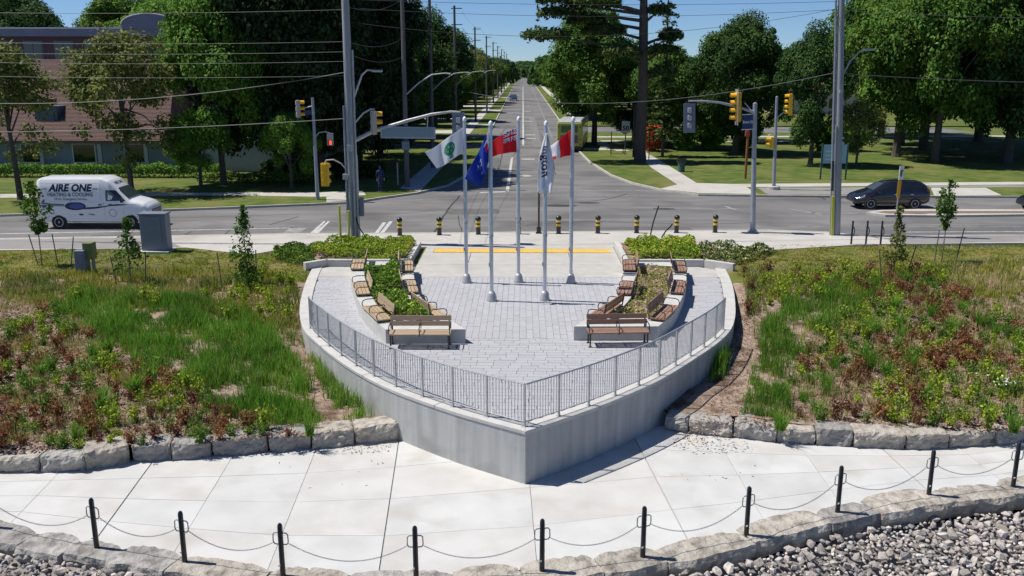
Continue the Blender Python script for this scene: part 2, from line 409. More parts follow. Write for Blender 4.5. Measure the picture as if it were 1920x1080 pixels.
# ---- curves surveyed on the site (metres) ----
WL = [(-8.97,37.94),(-8.50,34.17),(-7.85,30.53),(-7.10,27.85),(-6.33,26.3),(-5.33,24.62),(-4.40,23.28),(-3.50,22.22),(-2.66,21.43),(-1.62,20.56),(-0.8,19.98),(0.08,19.39)]
WR = [(8.63,38.20),(8.21,34.36),(7.52,30.71),(6.87,28.25),(6.10,26.55),(4.88,24.62),(3.75,23.0),(2.93,22.05),(2.10,21.17),(1.27,20.40),(0.6,19.82),(0.08,19.39)]
CL, CR = catmull(WL, 6), catmull(WR, 6)
OUT = [(p.x, p.y) for p in CL] + [(p.x, p.y) for p in reversed(CR[:-1])]      # left top -> tip -> right top
def shrink(d):
    l = offset_line(CL, d); r = offset_line(CR, -d)
    tip = Vector((0.08, 19.39 + d*1.35, 0))
    L_ = [(p.x, p.y) for p in l[:-1] if p.x < 0.08]; R_ = [(p.x, p.y) for p in r[:-1] if p.x > 0.08]
    return L_ + [(tip.x, tip.y)] + R_[::-1]
YB = [(-80,11.5),(-40,16.2),(-20,19.3),(-12.64,19.87),(-10.6,19.95),(-9.88,20.38),(-7.77,20.81),(-6.49,21.05),(-4.6,21.47),(-3.28,21.8),
      (3.66,22.9),(4.58,22.38),(5.61,22.21),(6.58,21.88),(8.55,21.56),(9.88,21.48),(11.13,21.53),(12.35,21.77),(13.1,21.95),(20,23.6),(40,27),(80,32)]
def hland(x, y):
    yb = interp(x, YB)+0.5
    t = (37.0-y)/(37.0-yb)
    n = noise.noise((x*0.6, y*0.6, 0))*0.07 + noise.noise((x*1.9, y*1.9, 5))*0.04
    k = sstep(min(1, (38.5-y)/4)) if y < 38.5 else 0
    return -0.03 - 0.86*sstep(t) + n*k

# far ground and lake (one sheet each, large enough for the horizon)
mb = MB(); mb.sheet([(-3000,43.0),(3000,43.0),(3000,4000),(-3000,4000)], -0.16)
tag(mb.build('ground', M_lawn), kind='structure')
M_water = mat('lake_water', (0.02,0.06,0.07), (0.03,0.08,0.09), rough=0.12, bump=0.3, bscale=2)
mb = MB(); mb.sheet([(-3000,-3000),(3000,-3000),(3000,17),(-3000,17)], -5.2)
tag(mb.build('lake_water', M_water), kind='structure')

# planted banks: one height field, left out under the plaza
ys_rel = [0, .01, .03] + [i/46 for i in range(3, 47)]
xs = [-80,-60,-45,-35,-28,-24] + [-21+0.33*i for i in range(127)] + [22,24,28,35,45,60,80]
mb = MB(); V = []; F = []
inner = shrink(0.15)
for x in xs:
    y0 = interp(x, YB)+0.40; y1 = 41.9
    for r_ in ys_rel:
        y = y0+(y1-y0)*r_; z = hland(x, y)
        if inside((x, y), inner): z -= 0.5
        V.append((x, y, z))
nr = len(ys_rel)
for i in range(len(xs)-1):
    for j in range(nr-1):
        F.append((i*nr+j, (i+1)*nr+j, (i+1)*nr+j+1, i*nr+j+1))
mb.add(V, F)
bank = mb.mesh('planted_bank', [M_mulch, M_lawn_dry, M_lawn], smooth=True)
def zone_lawn(x, y):
    w = noise.noise((x*0.25, y*0.25, 9))*0.8
    return y > (34.9 if x < 0 else 34.4) + w + (0.9 if x < -13 else 0)
mi = []
for p in bank.polygons:
    c = p.center
    mi.append((2 if (c.x < -15.5 and noise.noise((c.x*.3, c.y*.3, 3)) > -.15) else 1) if zone_lawn(c.x, c.y) else 0)
bank.polygons.foreach_set('material_index', mi)
o = link_mesh('planted_bank', bank); tag(o, kind='structure')

# ---- road surface (one sheet) with land on both sides standing one kerb higher ----
ZR = -0.12
mb = MB(); mb.sheet([(-150,36),(150,40),(150,74),(60,70),(20,75),(7.5,100),(7.0,900),(-5.5,900),(-5.5,72),(-60,66),(-150,60)], ZR)
mb.sheet([(6.9,120),(60,120),(60,132),(6.9,132)], ZR)
mb.sheet([(-60,96),(-5.4,96),(-5.4,102),(-60,102)], ZR-0.002)
tag(mb.build('road', M_asph), kind='structure')

def land(name, poly, m, z1=0.0, z0=-0.16):
    mb = MB(); mb.prism(poly, z0, z1, bottom=False); return tag(mb.build(name, m), kind='structure')
def strip(name, line, w, z0, z1, m, kind='structure', parent=None):
    a = offset_line([Vector((*p[:2],0)) for p in line], w/2); b = offset_line([Vector((*p[:2],0)) for p in line], -w/2)
    mb = MB(); n = len(line)
    vs = [(p.x,p.y,z0) for p in a]+[(p.x,p.y,z0) for p in b]+[(p.x,p.y,z1) for p in a]+[(p.x,p.y,z1) for p in b]
    fs = []
    for i in range(n-1):
        fs += [(2*n+i,3*n+i,3*n+i+1,2*n+i+1), (i,2*n+i,2*n+i+1,i+1), (n+i+1,3*n+i+1,3*n+i,n+i)]
    fs += [(n,3*n,2*n,0), (n-1,3*n-1,4*n-1,2*n-1)]
    mb.add(vs, fs); o = mb.build(name, m, parent); 
    if kind: tag(o, kind=kind)
    return o

# south pavement along the plaza
near_kerb = [(-150,33),(-60,38.2)] + [(-25.88, 43.38), (-20.79, 43.87), (-16.41, 44.37), (-11.41, 44.88), (-5.99, 45.09), (0.01, 45.47), (9.99, 46.05), (12.8, 46.25)] + [(15.9,45.6),(17.6,43.95)] + [(22.08, 44.82), (25.31, 44.86)] + [(60,44.5),(150,46)]
south = near_kerb + [(150,41.5),(60,41.5)] + [(24.23, 42.86), (21.08, 42.69), (15.79, 42.22)] + [(10.4,40.6),(9.2,41.4),(4.9,41.5),(-4.8,41.5),(-10.9,41.2)] + [(-12.3, 39.62), (-15.79, 41.19), (-19.44, 40.89), (-24.21, 40.46)] + [(-60,37.5),(-150,30)]
land('pavement', south, M_sidewalk, -0.002)
# grey asphalt trail on the right, and the strip on the left
mb = MB(); mb.sheet([(17.43, 44.92), (20.6, 44.8), (25.39, 45.01), (24.38, 43.13), (21.14, 42.82), (18.45, 42.52)] + [], 0.003)
mb.sheet([(-60,38.0)]+[(-25.71, 43.1), (-20.66, 43.59), (-18.07, 43.76), (-16.09, 41.32), (-19.49, 41.02), (-24.35, 40.71)]+[(-60,37.6)], 0.003)
tag(mb.build('asphalt_trail', M_asph_path), kind='structure')
strip('kerb', near_kerb[1:-1], 0.16, -0.2, 0.008, M_kerb)
# north-west land (left of the avenue)
nw_kerb = [(-150,37),(-60,46.5)] + [(-30.12, 50.82), (-24.51, 52.07), (-18.71, 53.59), (-12.64, 55.43), (-10.77, 56.14)] + [(-9.2,58.2),(-7.2,60.5),(-5.4,64.5),(-4.6,70),(-4.35,78),(-4.35,95.6)]
land('lawn_left', nw_kerb + [(-150,95.6)], M_lawn, 0.0)
land('lawn_left', [(-4.35,102.4),(-4.35,900),(-150,900),(-150,102.4)], M_lawn, 0.0)
strip('kerb', nw_kerb[1:], 0.16, -0.2, 0.012, M_kerb)
strip('kerb', [(-4.35,102.4),(-4.35,300),(-4.35,800)], 0.16, -0.2, 0.012, M_kerb)
# north-east land (the park)
ne_kerb = [(5.95,119),(5.95,100)] + [(5.73, 92.52), (6.04, 81.7), (6.98, 71.24), (8.07, 66.14), (9.72, 62.27), (11.78, 59.85), (16.28, 59.39), (21.85, 59.2), (26.78, 59.26), (32.98, 59.08)] + [(60,61.5),(150,60)]
land('park_lawn', ne_kerb + [(150,119)], M_lawn, 0.0)
land('park_lawn', [(5.95,133),(150,133),(150,900),(5.95,900)], M_lawn, 0.0)
strip('kerb', ne_kerb, 0.16, -0.2, 0.012, M_kerb)
strip('kerb', [(5.95,133),(5.95,300),(5.95,800)], 0.16, -0.2, 0.012, M_kerb)

def flat(name, polys, z, m):
    mb = MB()
    for p in polys: mb.sheet(p, z)
    return tag(mb.build(name, m), kind='structure')
# pavements of the far side
flat('pavement', [[(9.58, 62.55), (11.2, 64.93), (10.89, 75.96), (11.11, 86.31), (12.31, 90.8), (12.57, 81.78), (12.77, 65.88), (15.13, 65.28), (37.15, 66.8), (36.3, 65.23), (15.86, 63.49), (15.7, 59.9), (11.88, 60.38)],
                  [(28.76, 63.35), (32.63, 63.4), (31.78, 59.58), (27.2, 59.27)],
                  [(6.2,95.5),(9.4,95.5),(9.4,93.2),(6.2,92.6)],
                  [(7.4,104),(9.0,104),(10.9,92),(9.6,92)],
                  [(8.2,133),(9.7,133),(9.7,700),(8.2,700)], [(9,104),(40,104),(40,105.5),(9,105.5)],[(9,110),(60,112),(60,114),(9,112)]], 0.006, M_sidewalk)
flat('asphalt_trail', [[(16.54, 63.21), (28.7, 63.64), (27.08, 59.78), (16.35, 59.65)], [(29.16, 64.54), (36.14, 64.92), (35.49, 63.73), (28.77, 63.65)]], 0.005, M_asph_path)
flat('pavement', [[(-8.6,62.5),(-7.0,61),(-6.6,95.6),(-8.1,95.6)], [(-8.2,102.5),(-6.8,102.5),(-6.8,700),(-8.2,700)],
                  [(-34.96, 59.3), (-19.87, 60.27), (-13.73, 60.34), (-11.03, 61.47), (-10.4, 59.08), (-13.27, 58.28), (-19.45, 58.97), (-33.95, 57.54)],
                  [(-12.34, 55.89), (-11.06, 56.6), (-11.76, 58.8), (-12.85, 58.28)],
                  [(-6.8,112),(-4.45,112),(-4.45,115.5),(-6.8,115.5)], [(-6.8,131),(-4.45,131),(-4.45,136),(-6.8,136)], [(-6.8,176),(-4.45,176),(-4.45,184),(-6.8,184)],
                  [(-30,118),(-8.2,117),(-8.2,123),(-30,124)],[(-30,146),(-8.2,146),(-8.2,152),(-30,152)],[(-30,196),(-8.2,196),(-8.2,206),(-30,206)],[(-30,255),(-4.45,255),(-4.45,262),(-30,262)]], 0.006, M_sidewalk)
# dirt under the dense park trees and the shaded plot on the left
# traffic island in the road on the right
isl = [(20.1, 52.2), (21.22, 53.02), (23.61, 53.47), (29.88, 53.33), (28.91, 51.52), (23.81, 51.07), (20.84, 51.23)]
isl = isl[:4]+[(60,51.0),(60,49.0)]+isl[4:]
land('traffic_island', isl, M_kerb, 0.01)
mb = MB(); isb = [(20.6, 52.2), (21.38, 52.62), (29.55, 52.71), (29.12, 51.91), (21.23, 51.62)]; mb.sheet(isb, 0.016)
tag(mb.build('traffic_island_paving', mat('island_brick', (0.22,0.12,0.085), (0.16,0.14,0.11), scale=6, rough=0.9)), kind='structure')

# ---- road markings ----
def bar(mb, a, b, w):
    a, b = Vector(a), Vector(b); t = (b-a).normalized(); n = Vector((-t.y, t.x))*w/2
    mb.sheet([tuple(a+n), tuple(b+n), tuple(b-n), tuple(a-n)], ZR+0.004)
mb = MB()
for a, b, w in [((-26.974, 45.304),(-19.584, 46.181),.16),((-19.336, 46.265),(-11.986, 47.254),.14),
                ((-10.869, 43.991),(-11.005, 49.356),.22),((-10.596, 43.849),(-10.857, 49.358),.22),((-7.533, 44.176),(-7.647, 49.035),.2),((-7.266, 44.179),(-7.344, 49.4),.2),
                ((-1.062, 61.584),(-1.029, 86.697),.22),((-2.924, 61.286),(-0.993, 61.863),.35),((-1.044, 65.092),(-0.036, 65.104),.25),
                ((-0.103, 84.604),(1.099, 84.618),.8),((-0.125, 71.154),(0.469, 71.529),1.2),((19.751, 46.329),(26.233, 46.565),.14)]:
    bar(mb, a, b, w)
for y0 in [110,116,146,156,180,205]: bar(mb, (0.3,y0), (1.6,y0), 1.0)
bar(mb, (0.05,100), (0.05,420), 0.22)
tag(mb.build('road_marking', M_mark), kind='structure')
mb = MB()
bar(mb, (-12.069, 43.976), (-11.986, 47.254), 0.9)
for a, b, w in [((-0.181, 62.154),(8.758, 62.543),.14),((0.718, 59.724),(9.141, 60.086),.14),((-6.925, 57.86),(0.005, 59.715),.14),((-0.02, 140.299),(1.872, 140.322),.5),
                ((12.556, 55.277),(12.865, 53.757),.2),((16.203, 54.224),(17.477, 52.168),.2),((-24.677, 44.12),(-22.921, 43.847),.3),((-25.957, 43.522),(-23.797, 43.983),.2),((-23.09, 43.128),(-21.994, 44.152),.2),
                ((14.434, 48.074),(27.036, 48.054),.12),((16.411, 52.76),(19.734, 52.395),.12)]:
    bar(mb, a, b, w)
bar(mb, (3.6,110), (4.0,420), .14)
tag(mb.build('road_marking_worn', M_mark_worn), kind='structure')
mb = MB()
def dark_line(mb, pts, w=.07):
    P = resample(catmull([Vector((*p,0)) for p in pts], 6), step=1.2)
    P = [p+Vector((random.uniform(-.06,.06), random.uniform(-.06,.06), 0)) for p in P]
    for i in range(len(P)-1): bar(mb, (P[i].x,P[i].y), (P[i+1].x,P[i+1].y), w)
dark_line(mb, [(-4.223, 59.927),(-4.516, 51.907),(-4.665, 44.955)], .11)  # shadow of an overhead cable, painted as a dark strip on the road
dark_line(mb, [(-13.79, 48.083),(-13.173, 50.255),(-12.904, 51.021)], .08); dark_line(mb, [(-17.455, 43.912),(-17.287, 46.048)], .08); dark_line(mb, [(-15.334, 44.379),(-15.432, 46.554)], .06)
dark_line(mb, [(2.027, 56.291),(4.285, 57.263),(5.97, 58.76),(7.081, 60.861)], .1)
dark_line(mb, [(0.154, 48.248),(3.864, 49.352),(9.369, 48.706),(13.949, 49.471)], .07); dark_line(mb, [(-10.521, 51.44),(-6.907, 52.28),(-4.237, 54.414)], .06)
dark_line(mb, [(-2.2,70),(-2.0,90),(-2.8,112),(-2.4,130)], .09); dark_line(mb, [(2.6,72),(2.9,95),(2.2,120)], .09); dark_line(mb, [(-1.2,85),(-.3,100),(-.8,140)], .07)
dark_line(mb, [(-29.163, 49.141),(-20.671, 50.354),(-13.095, 51.805)], .06); dark_line(mb, [(-3.709, 51.521),(-3.069, 44.673)], .05)
dark_line(mb, [(16.917, 63.213),(20.209, 62.964),(19.608, 57.929)], .1); dark_line(mb, [(14.56, 58.115),(22.017, 58.699)], .07)
for x, y, a in [((2.327, 55.38)[0],(2.327, 55.38)[1],.7),((4.233, 56.551)[0],(4.233, 56.551)[1],.45),((8.591, 54.133)[0],(8.591, 54.133)[1],.45)]:
    mb.sheet([(x+a*1.6*math.cos(t*PI/5), y+a*.7*math.sin(t*PI/5)) for t in range(10)], ZR+.004)
tag(mb.build('road_seams_and_cable_shadow', M_tar_shadow), kind='structure')  # tar seams together with one painted cable shadow

# repaired and worn patches in the asphalt
def patch_poly(cx, cy, w, d, rz=0.0, rag=.12):
    P = []
    for i in range(28):
        th = 2*PI*i/28; c_, s_ = math.cos(th), math.sin(th); k = 1/max(abs(c_), abs(s_))*.5 if rag < .1 else .5+rag*noise.noise((cx+c_*2, cy+s_*2, 0))*3
        x_, y_ = c_*k*w, s_*k*d; P.append((cx+x_*math.cos(rz)-y_*math.sin(rz), cy+x_*math.sin(rz)+y_*math.cos(rz)))
    return P
M_asph_pale = mat('asphalt_worn', (0.21,0.205,0.20), (0.165,0.16,0.157), rough=.9, scale=.9, detail=10)
M_asph_dark = mat('asphalt_patch', (0.105,0.102,0.10), (0.13,0.127,0.124), rough=.9, scale=2, detail=8)
flat('road_patch', [patch_poly(9.5,54.5,9,.9,-.05), patch_poly(-16,49,14,.6,.04), patch_poly(2,50,16,.5,.02), patch_poly(20,48.6,12,.5), patch_poly(1.6,128,1.0,60,0,.05)], ZR+.002, M_asph_pale)
flat('road_patch', [patch_poly(-3,53,3.2,2.0,.1,.05), patch_poly(6.5,47.3,5,.9,.02,.05), patch_poly(-2.9,82,1.6,8,0,.05), patch_poly(-19,44.6,6,1.2,.05,.05), patch_poly(27,48,5,1.0,0,.05)], ZR+.0025, M_asph_dark)

# ================= PLAZA =================
# ---- retaining wall (ship's prow) ----
wall = thing('retaining_wall', 'pale concrete retaining wall curving to a sharp prow above the path', 'wall', (0.08,19.39,ZL))
BR = 0.38
o_in = shrink(BR)
mb = MB()
n = len(OUT)
back = [(OUT[-1][0]-.45, OUT[-1][1]), (OUT[0][0]+.45, OUT[0][1])]
mb.prism(OUT+back, -1.75, -0.065)
mb.build('wall_body', M_conc_wall, wall, world=True)
# coping slabs, joints recessed
def coping(Cv, d, sgn):
    outer = resample(Cv, step=0.35); 
    inn = offset_line(outer, sgn*BR)
    out2 = offset_line(outer, -sgn*0.02)
    k = 0
    while k < len(outer)-1:
        e = min(k+9, len(outer)-1)
        if len(outer)-1-e < 3: e = len(outer)-1
        idx = list(range(k, e+1))
        a = [out2[i].lerp(out2[min(i+1,len(outer)-1)], 0.02 if i == k else 0) for i in idx]; b = [inn[i] for i in idx]
        if e == len(outer)-1: a[-1] = Vector((0.08,19.365,0)); b[-1] = Vector((0.08,19.39+BR*1.35,0))
        else:
            a[-1] = a[-1].lerp(a[-2], .035); b[-1] = b[-1].lerp(b[-2], .035)
        mb = MB(); mb.prism([(p.x,p.y) for p in a]+[(p.x,p.y) for p in reversed(b)], -0.065, 0.025)
        mb.build('coping', M_conc_cap, wall, world=True, bevel=0.01)
        k = e
coping(CL, 0, 1); coping(CR, 0, -1)

# ---- concrete apron between the pavers and the street ----
mb = MB()
ap = [(-8.60,35.25),(-8.62,36.62),(-8.2,37.06),(-4.52,37.10),(-4.52,41.5),(4.28,41.5),(4.28,37.20),(7.48,37.24),(8.1,36.7),(8.02,35.25)]
panels = []
xsA = [-8.7,-6.6,-4.52,-2.35,-0.15,2.1,4.28,6.4,8.3]; ysA = [35.25,36.7,37.15,39.3,40.15,41.5]
base = MB(); base.prism(ap, -0.5, -0.03); apron = tag(base.build('plaza_apron', M_joint), kind='structure')
g = .012
for x0, x1, y0, y1 in [(-4.52,-2.35,35.25,37.6),(-2.35,-0.15,35.25,37.6),(-0.15,2.1,35.25,37.6),(2.1,4.28,35.25,37.6),
                       (-4.52,-2.35,37.6,40.15),(-2.35,-0.15,37.6,40.15),(-0.15,2.1,37.6,40.15),(2.1,4.28,37.6,40.15),
                       (-4.52,-0.15,41.05,41.5),(-0.15,4.28,41.05,41.5),(-4.52,-4.58+.5,40.15,41.05),(4.05,4.28,40.15,41.05)]:
    b = MB(); b.box(x0+g, y0+g, -.03, x1-g, y1-g, 0.0); b.build('slab', M_conc_apron, apron, bevel=.006)
for poly in [[(-8.60,35.26),(-8.62,36.60),(-8.2,37.05),(-6.4,37.06),(-6.4,35.26)],[(-6.38,35.26),(-6.38,37.07),(-4.54,37.08),(-4.54,35.26)],
             [(4.30,35.26),(4.30,37.18),(6.3,37.2),(6.3,35.26)],[(6.32,35.26),(6.32,37.2),(7.46,37.22),(8.08,36.7),(8.02,35.26)]]:
    b = MB(); b.prism(poly, -.03, 0.0); b.build('slab', M_conc_apron, apron, bevel=.006)
# yellow tactile plates
tac = thing('tactile_strip', 'yellow tactile paving strip set in the concrete behind the flagpoles', 'paving', (-4.08,40.6,0))
xx = -4.08; k = 0
while xx < 4.0:
    b = MB(); b.box(xx+.006, 40.2, -.03, xx+.675, 41.0, 0.004)
    for i in range(8):
        for j in range(9): b.box(xx+.05+i*.078, 40.24+j*.084, .004, xx+.075+i*.078, 40.265+j*.084, .009)
    b.build('tactile_plate', M_tact, tac, world=True); xx += .6785

# ---- planters: outlines at wall-top height ----
PO = [(-6.95,36.1),(-6.62,33.6),(-6.22,31.9),(-5.60,29.6),(-4.99,27.9),(-4.17,26.2)]          # outer edge, back to front
PI_ = [(-4.52,36.1),(-4.09,33.0),(-3.67,30.7),(-3.16,29.1),(-2.56,27.8),(-1.73,26.25)]        # inner edge
PO2 = [(6.62,36.1),(6.30,33.6),(5.86,31.4),(5.40,29.7),(4.90,28.1),(4.20,26.65)]
PI2 = [(4.12,36.1),(3.85,33.4),(3.45,31.1),(3.00,29.5),(2.40,28.1),(1.60,26.6)]
PLANTERS = []
def planter(po, pi, label):
    a = catmull(po, 6); b = catmull(pi, 6)
    poly = [(p.x,p.y) for p in a]+[(p.x,p.y) for p in reversed(b)]
    PLANTERS.append(poly)
    s = 1 if po[0][0] < pi[0][0] else -1
    w = .52
    ai = offset_line(a, s*w); bi = offset_line(b, -s*w)
    yb, yf = po[0][1]-.4, max(po[-1][1], pi[-1][1])+.75
    ai = [p for p in ai if yf < p.y < yb]; bi = [p for p in bi if yf < p.y < yb]
    hole = [(p.x,p.y) for p in ai]+[(p.x,p.y) for p in reversed(bi)]
    t = thing('planter', label, 'planter', (poly[0][0], poly[0][1], 0))
    # wall = outer side, inner side, top ring
    H_ = 0.45; mb = MB(); n, m = len(poly), len(hole)
    A = Vector(poly[0])
    ra = resample([Vector((*p,0)) for p in poly+[poly[0]]], n=80); 
    # ring by sectors: match by arclength of each long side
    def rs(P, n_): return resample([Vector((p[0],p[1],0)) for p in P], n=n_)
    def ring_side(o_, i_):
        O, I = rs(o_, 16), rs(i_, 16); k = 17
        vs = [(p.x,p.y,0) for p in O]+[(p.x,p.y,H_) for p in O]+[(p.x,p.y,H_) for p in I]+[(p.x,p.y,.0) for p in I]
        fs = []
        for i in range(16): fs += [(i,i+1,k+i+1,k+i),(k+i,k+i+1,2*k+i+1,2*k+i),(2*k+i,2*k+i+1,3*k+i+1,3*k+i)]
        mb.add(vs, fs)
    ring_side([(p.x,p.y) for p in a], [(p.x,p.y) for p in ai])
    ring_side([(p.x,p.y) for p in reversed(b)], [(p.x,p.y) for p in reversed(bi)])
    for (o1,o2,i1,i2) in [((b[0].x,b[0].y),(a[0].x,a[0].y),(bi[0].x,bi[0].y),(ai[0].x,ai[0].y)), ((a[-1].x,a[-1].y),(b[-1].x,b[-1].y),(ai[-1].x,ai[-1].y),(bi[-1].x,bi[-1].y))]:
        mb.add([(*o1,0),(*o2,0),(*o1,H_),(*o2,H_),(*i1,H_),(*i2,H_),(*i1,0),(*i2,0)], [(0,1,3,2),(2,3,5,4),(4,5,7,6)])
    bm_o = mb.build('wall', M_conc_cap, t, world=True)
    import bmesh
    bm = bmesh.new(); bm.from_mesh(bm_o.data); bmesh.ops.recalc_face_normals(bm, faces=bm.faces); bm.to_mesh(bm_o.data); bm.free()
    s_ = MB(); s_.sheet([(p[0],p[1]) for p in hole], 0.34); s_.build('soil', M_mulch, t, world=True)
    return t, hole
pl1, hole1 = planter(PO, PI_, 'left crescent planter with pale seat walls full of dark green leafy shrubs')
pl2, hole2 = planter(PO2, PI2, 'right crescent planter with pale seat walls and sparse dry grassy plants')

# ---- pavers: running bond, joints open ----
field = shrink(BR+0.01)
field = [p for p in field if p[1] < 35.24]
li = [p for p in field if p[0] < .08]; 
base = MB(); base.prism([(-8.3,35.24)]+field+[(7.85,35.24)], -0.3, -0.045)
paving = tag(base.build('plaza_paving', M_joint), kind='structure')
fieldp = [(-8.28,35.24)]+field+[(7.82,35.24)]
def center_zone(x, y):
    if y < 26.75: return False
    lx = interp(y, [(26.2,-1.73),(27.8,-2.56),(29.1,-3.16),(30.7,-3.67),(33,-4.09),(36,-4.5)])
    rx = interp(y, [(26.2,1.6),(28.1,2.4),(29.5,3.0),(31.1,3.45),(33.4,3.85),(36,4.1)])
    return lx < x < rx
PV = []
x = -4.6
while x < 4.3:                              # centre: long way towards the street
    y = 26.76 - random.random()*.6; y0 = 26.76
    while y < 35.24:
        l = random.choice([.42,.6,.6,.78]); a, b = max(y, y0), min(y+l, 35.24)
        if b-a > .03 and center_zone(x+.11, (a+b)/2): PV.append((x, a, x+.215, b))
        y += l
    x += .215
y = 19.6
def xspan(cy):
    xs_ = []
    n = len(fieldp)
    for i in range(n):
        (x1,y1),(x2,y2) = fieldp[i-1], fieldp[i]
        if (y1 > cy) != (y2 > cy): xs_.append(x1+(x2-x1)*(cy-y1)/(y2-y1))
    return (min(xs_)+.01, max(xs_)-.01) if len(xs_) > 1 else (0, -1)
while y < 35.24:                            # front and the two walks: long way across
    y1 = 26.755 if y < 26.755 < y+.24 else min(y+.24, 35.235)
    cy = (y+y1)/2; lo, hi = xspan(cy)
    x = -8.6 - random.random()*.4
    while x < 8.4:
        l = random.choice([.36,.48,.48,.6]); a, b = max(x, lo), min(x+l, hi); x += l
        if b-a < .07 or y1-y < .03: continue
        if y >= 26.75 and center_zone((a+b)/2, cy): continue
        if any(all(inside(q_, p) for q_ in ((a,y),(b,y),(a,y1),(b,y1))) for p in PLANTERS): continue
        PV.append((a, y, b, y1))
    y = y1 if y1 == 26.755 else y+.24
def shown(p):
    d = math.hypot((p[1]+p[3])/2, 8.2); return (p[2]-p[0])*(p[3]-p[1])/d**3
order = sorted(range(len(PV)), key=lambda i: -shown(PV[i]))
cache = {}; rest = MB(); g = .004
for n_, i in enumerate(order):
    x0,y0,x1,y1 = PV[i]; dz = random.uniform(-.002,.002)
    if n_ < 300:
        w, d = round(x1-x0-2*g,2), round(y1-y0-2*g,2)
        if (w,d) not in cache:
            m_ = MB(); m_.box(-w/2,-d/2,-.045,w/2,d/2,0); cache[(w,d)] = m_.mesh('paver', M_paver)
        link_mesh('paver', cache[(w,d)], paving, loc=((x0+x1)/2,(y0+y1)/2,dz))
    else: rest.box(x0+g,y0+g,-.044,x1-g,y1-g,dz)
tag(rest.build('pavers', M_paver, paving), kind='stuff')

# ---- raised planting beds by the street ----
def raised_bed(label, outer_line, closed_poly, soilz, fh=.3):
    t = thing('raised_bed', label, 'planting bed', (outer_line[0][0], outer_line[0][1], 0))
    P = [Vector((*p,0)) for p in outer_line]
    for i in range(len(P)-1):
        d = (P[i+1]-P[i]).normalized(); nrm = Vector((-d.y, d.x, 0))*.22
        a, b = P[i]+d*.004, P[i+1]-d*.004
        # mitre into the next run
        q = [a, b, b+nrm+(d*(-.22 if i < len(P)-2 and False else 0)), a+nrm]
        mb = MB(); mb.prism([(v.x,v.y) for v in q], -.2, fh-.003*i)
        mb.build('kerb_wall', M_conc_cap, t, world=True, bevel=.008)
    mb = MB(); mb.add([(*p, zz_) for p, zz_ in zip(closed_poly, soilz)], [tuple(range(len(closed_poly)))] if False else [(0,i,i+1) for i in range(1,len(closed_poly)-1)]); mb.build('soil', M_mulch, t, world=True)
    return t
raised_bed('left raised bed of low yellow green shrubs behind a pale concrete kerb wall', [(-4.76,41.3),(-4.76,37.12),(-8.3,37.10),(-9.05,36.45)][::-1], [(-4.9,41.4),(-4.9,37.25),(-8.3,37.25),(-9.0,36.6),(-10.8,37.9),(-11.0,40.6),(-10.6,41.3)], [.24,.24,.22,-.03,-.08,-.08,-.04])
raised_bed('right raised bed of low yellow green shrubs behind a pale concrete kerb wall', [(8.75,36.45),(7.7,37.26),(4.30,37.24),(4.30,41.4)][::-1], [(4.6,41.4),(4.6,37.4),(7.7,37.4),(8.7,36.6),(10.3,38.5),(10.2,40.4),(9.2,41.3)], [.24,.24,.22,-.03,-.08,-.08,-.04])

# ================= LAKESIDE PATH =================
BACK = [(-24,18.9),(-20,19.6),(-12.64,20.1),(-9.88,20.6),(-6.49,21.25),(-3.2,22.1),(0,23.0),(3.66,23.2),(5.61,22.5),(8.55,21.9),(11.13,21.8),(13.1,22.2),(18,23.6),(24,25.4)]
POSTS = [(-13.4,17.95),(-11.45,17.2),(-8.644,16.348),(-6.652,15.826),(-4.588,15.372),(-2.015,15.30),(0.397,15.60),(2.42,16.132),(4.696,17.019),(6.942,18.039),(9.315,18.902),(11.47,19.35),(13.6,20.0),(15.8,20.8)]
FRONT = [(-24,21.0-.2),(-16,18.6+.2)] + [(x+.0, y+.15) for x, y in POSTS] + [(24,24.3)]
FRONT[0] = (-24,18.0); 
FC = catmull(FRONT, 5); FX = [(p.x,p.y) for p in FC]
def fy(x): return interp(x, FX)
BC = [(p.x,p.y) for p in catmull(BACK, 5)]
JOINTS = [(-22.5,-19.5),(-19.8,-16.6),(-17.3,-14.0),(-14.7,-11.6),(-11.249, 19.737)[0:1]+(-10.988, 17.168)[0:1],(-9.208, 20.267)[0:1]+(-8.835, 16.881)[0:1],(-7.311, 20.598)[0:1]+(-7.02, 17.102)[0:1],
          (-5.303, 21.035)[0:1]+(-4.955, 17.127)[0:1],(-3.249, 21.794)[0:1]+(-2.759, 15.716)[0:1],(0.071, 19.167)[0:1]+(0.309, 16.027)[0:1],(2.886, 21.764)[0:1]+(3.471, 16.831)[0:1],
          (5.153, 21.723)[0:1]+(5.252, 17.614)[0:1],(7.223, 21.714)[0:1]+(7.173, 19.009)[0:1],(9.253, 21.437)[0:1]+(9.417, 19.305)[0:1],(11.279, 21.264)[0:1]+(11.408, 19.329)[0:1],(14.6,15.5),(17.2,18.2),(20,21.2)]
JOINTS = [JOINTS[0],JOINTS[1]]+[j for j in JOINTS[2:]]
mb = MB(); mb.prism([(x,y) for x, y in BC]+[(x,y-.3) for x, y in reversed(FX)], ZL-.35, ZL-.028)
path = tag(mb.build('path', M_joint), kind='structure')
M_slab = [M_conc, mat('concrete_light_warm', (0.495,0.485,0.46), (0.57,0.56,0.54), rough=0.85, scale=1.2, bump=0.04, bscale=60, c3=(0.43,0.40,0.35), scale3=0.5, amt3=(0.55,0.8), detail=9)]
LAN = [0,.27,.52,.77,1.0]
MAJOR = {5,8,10,13}
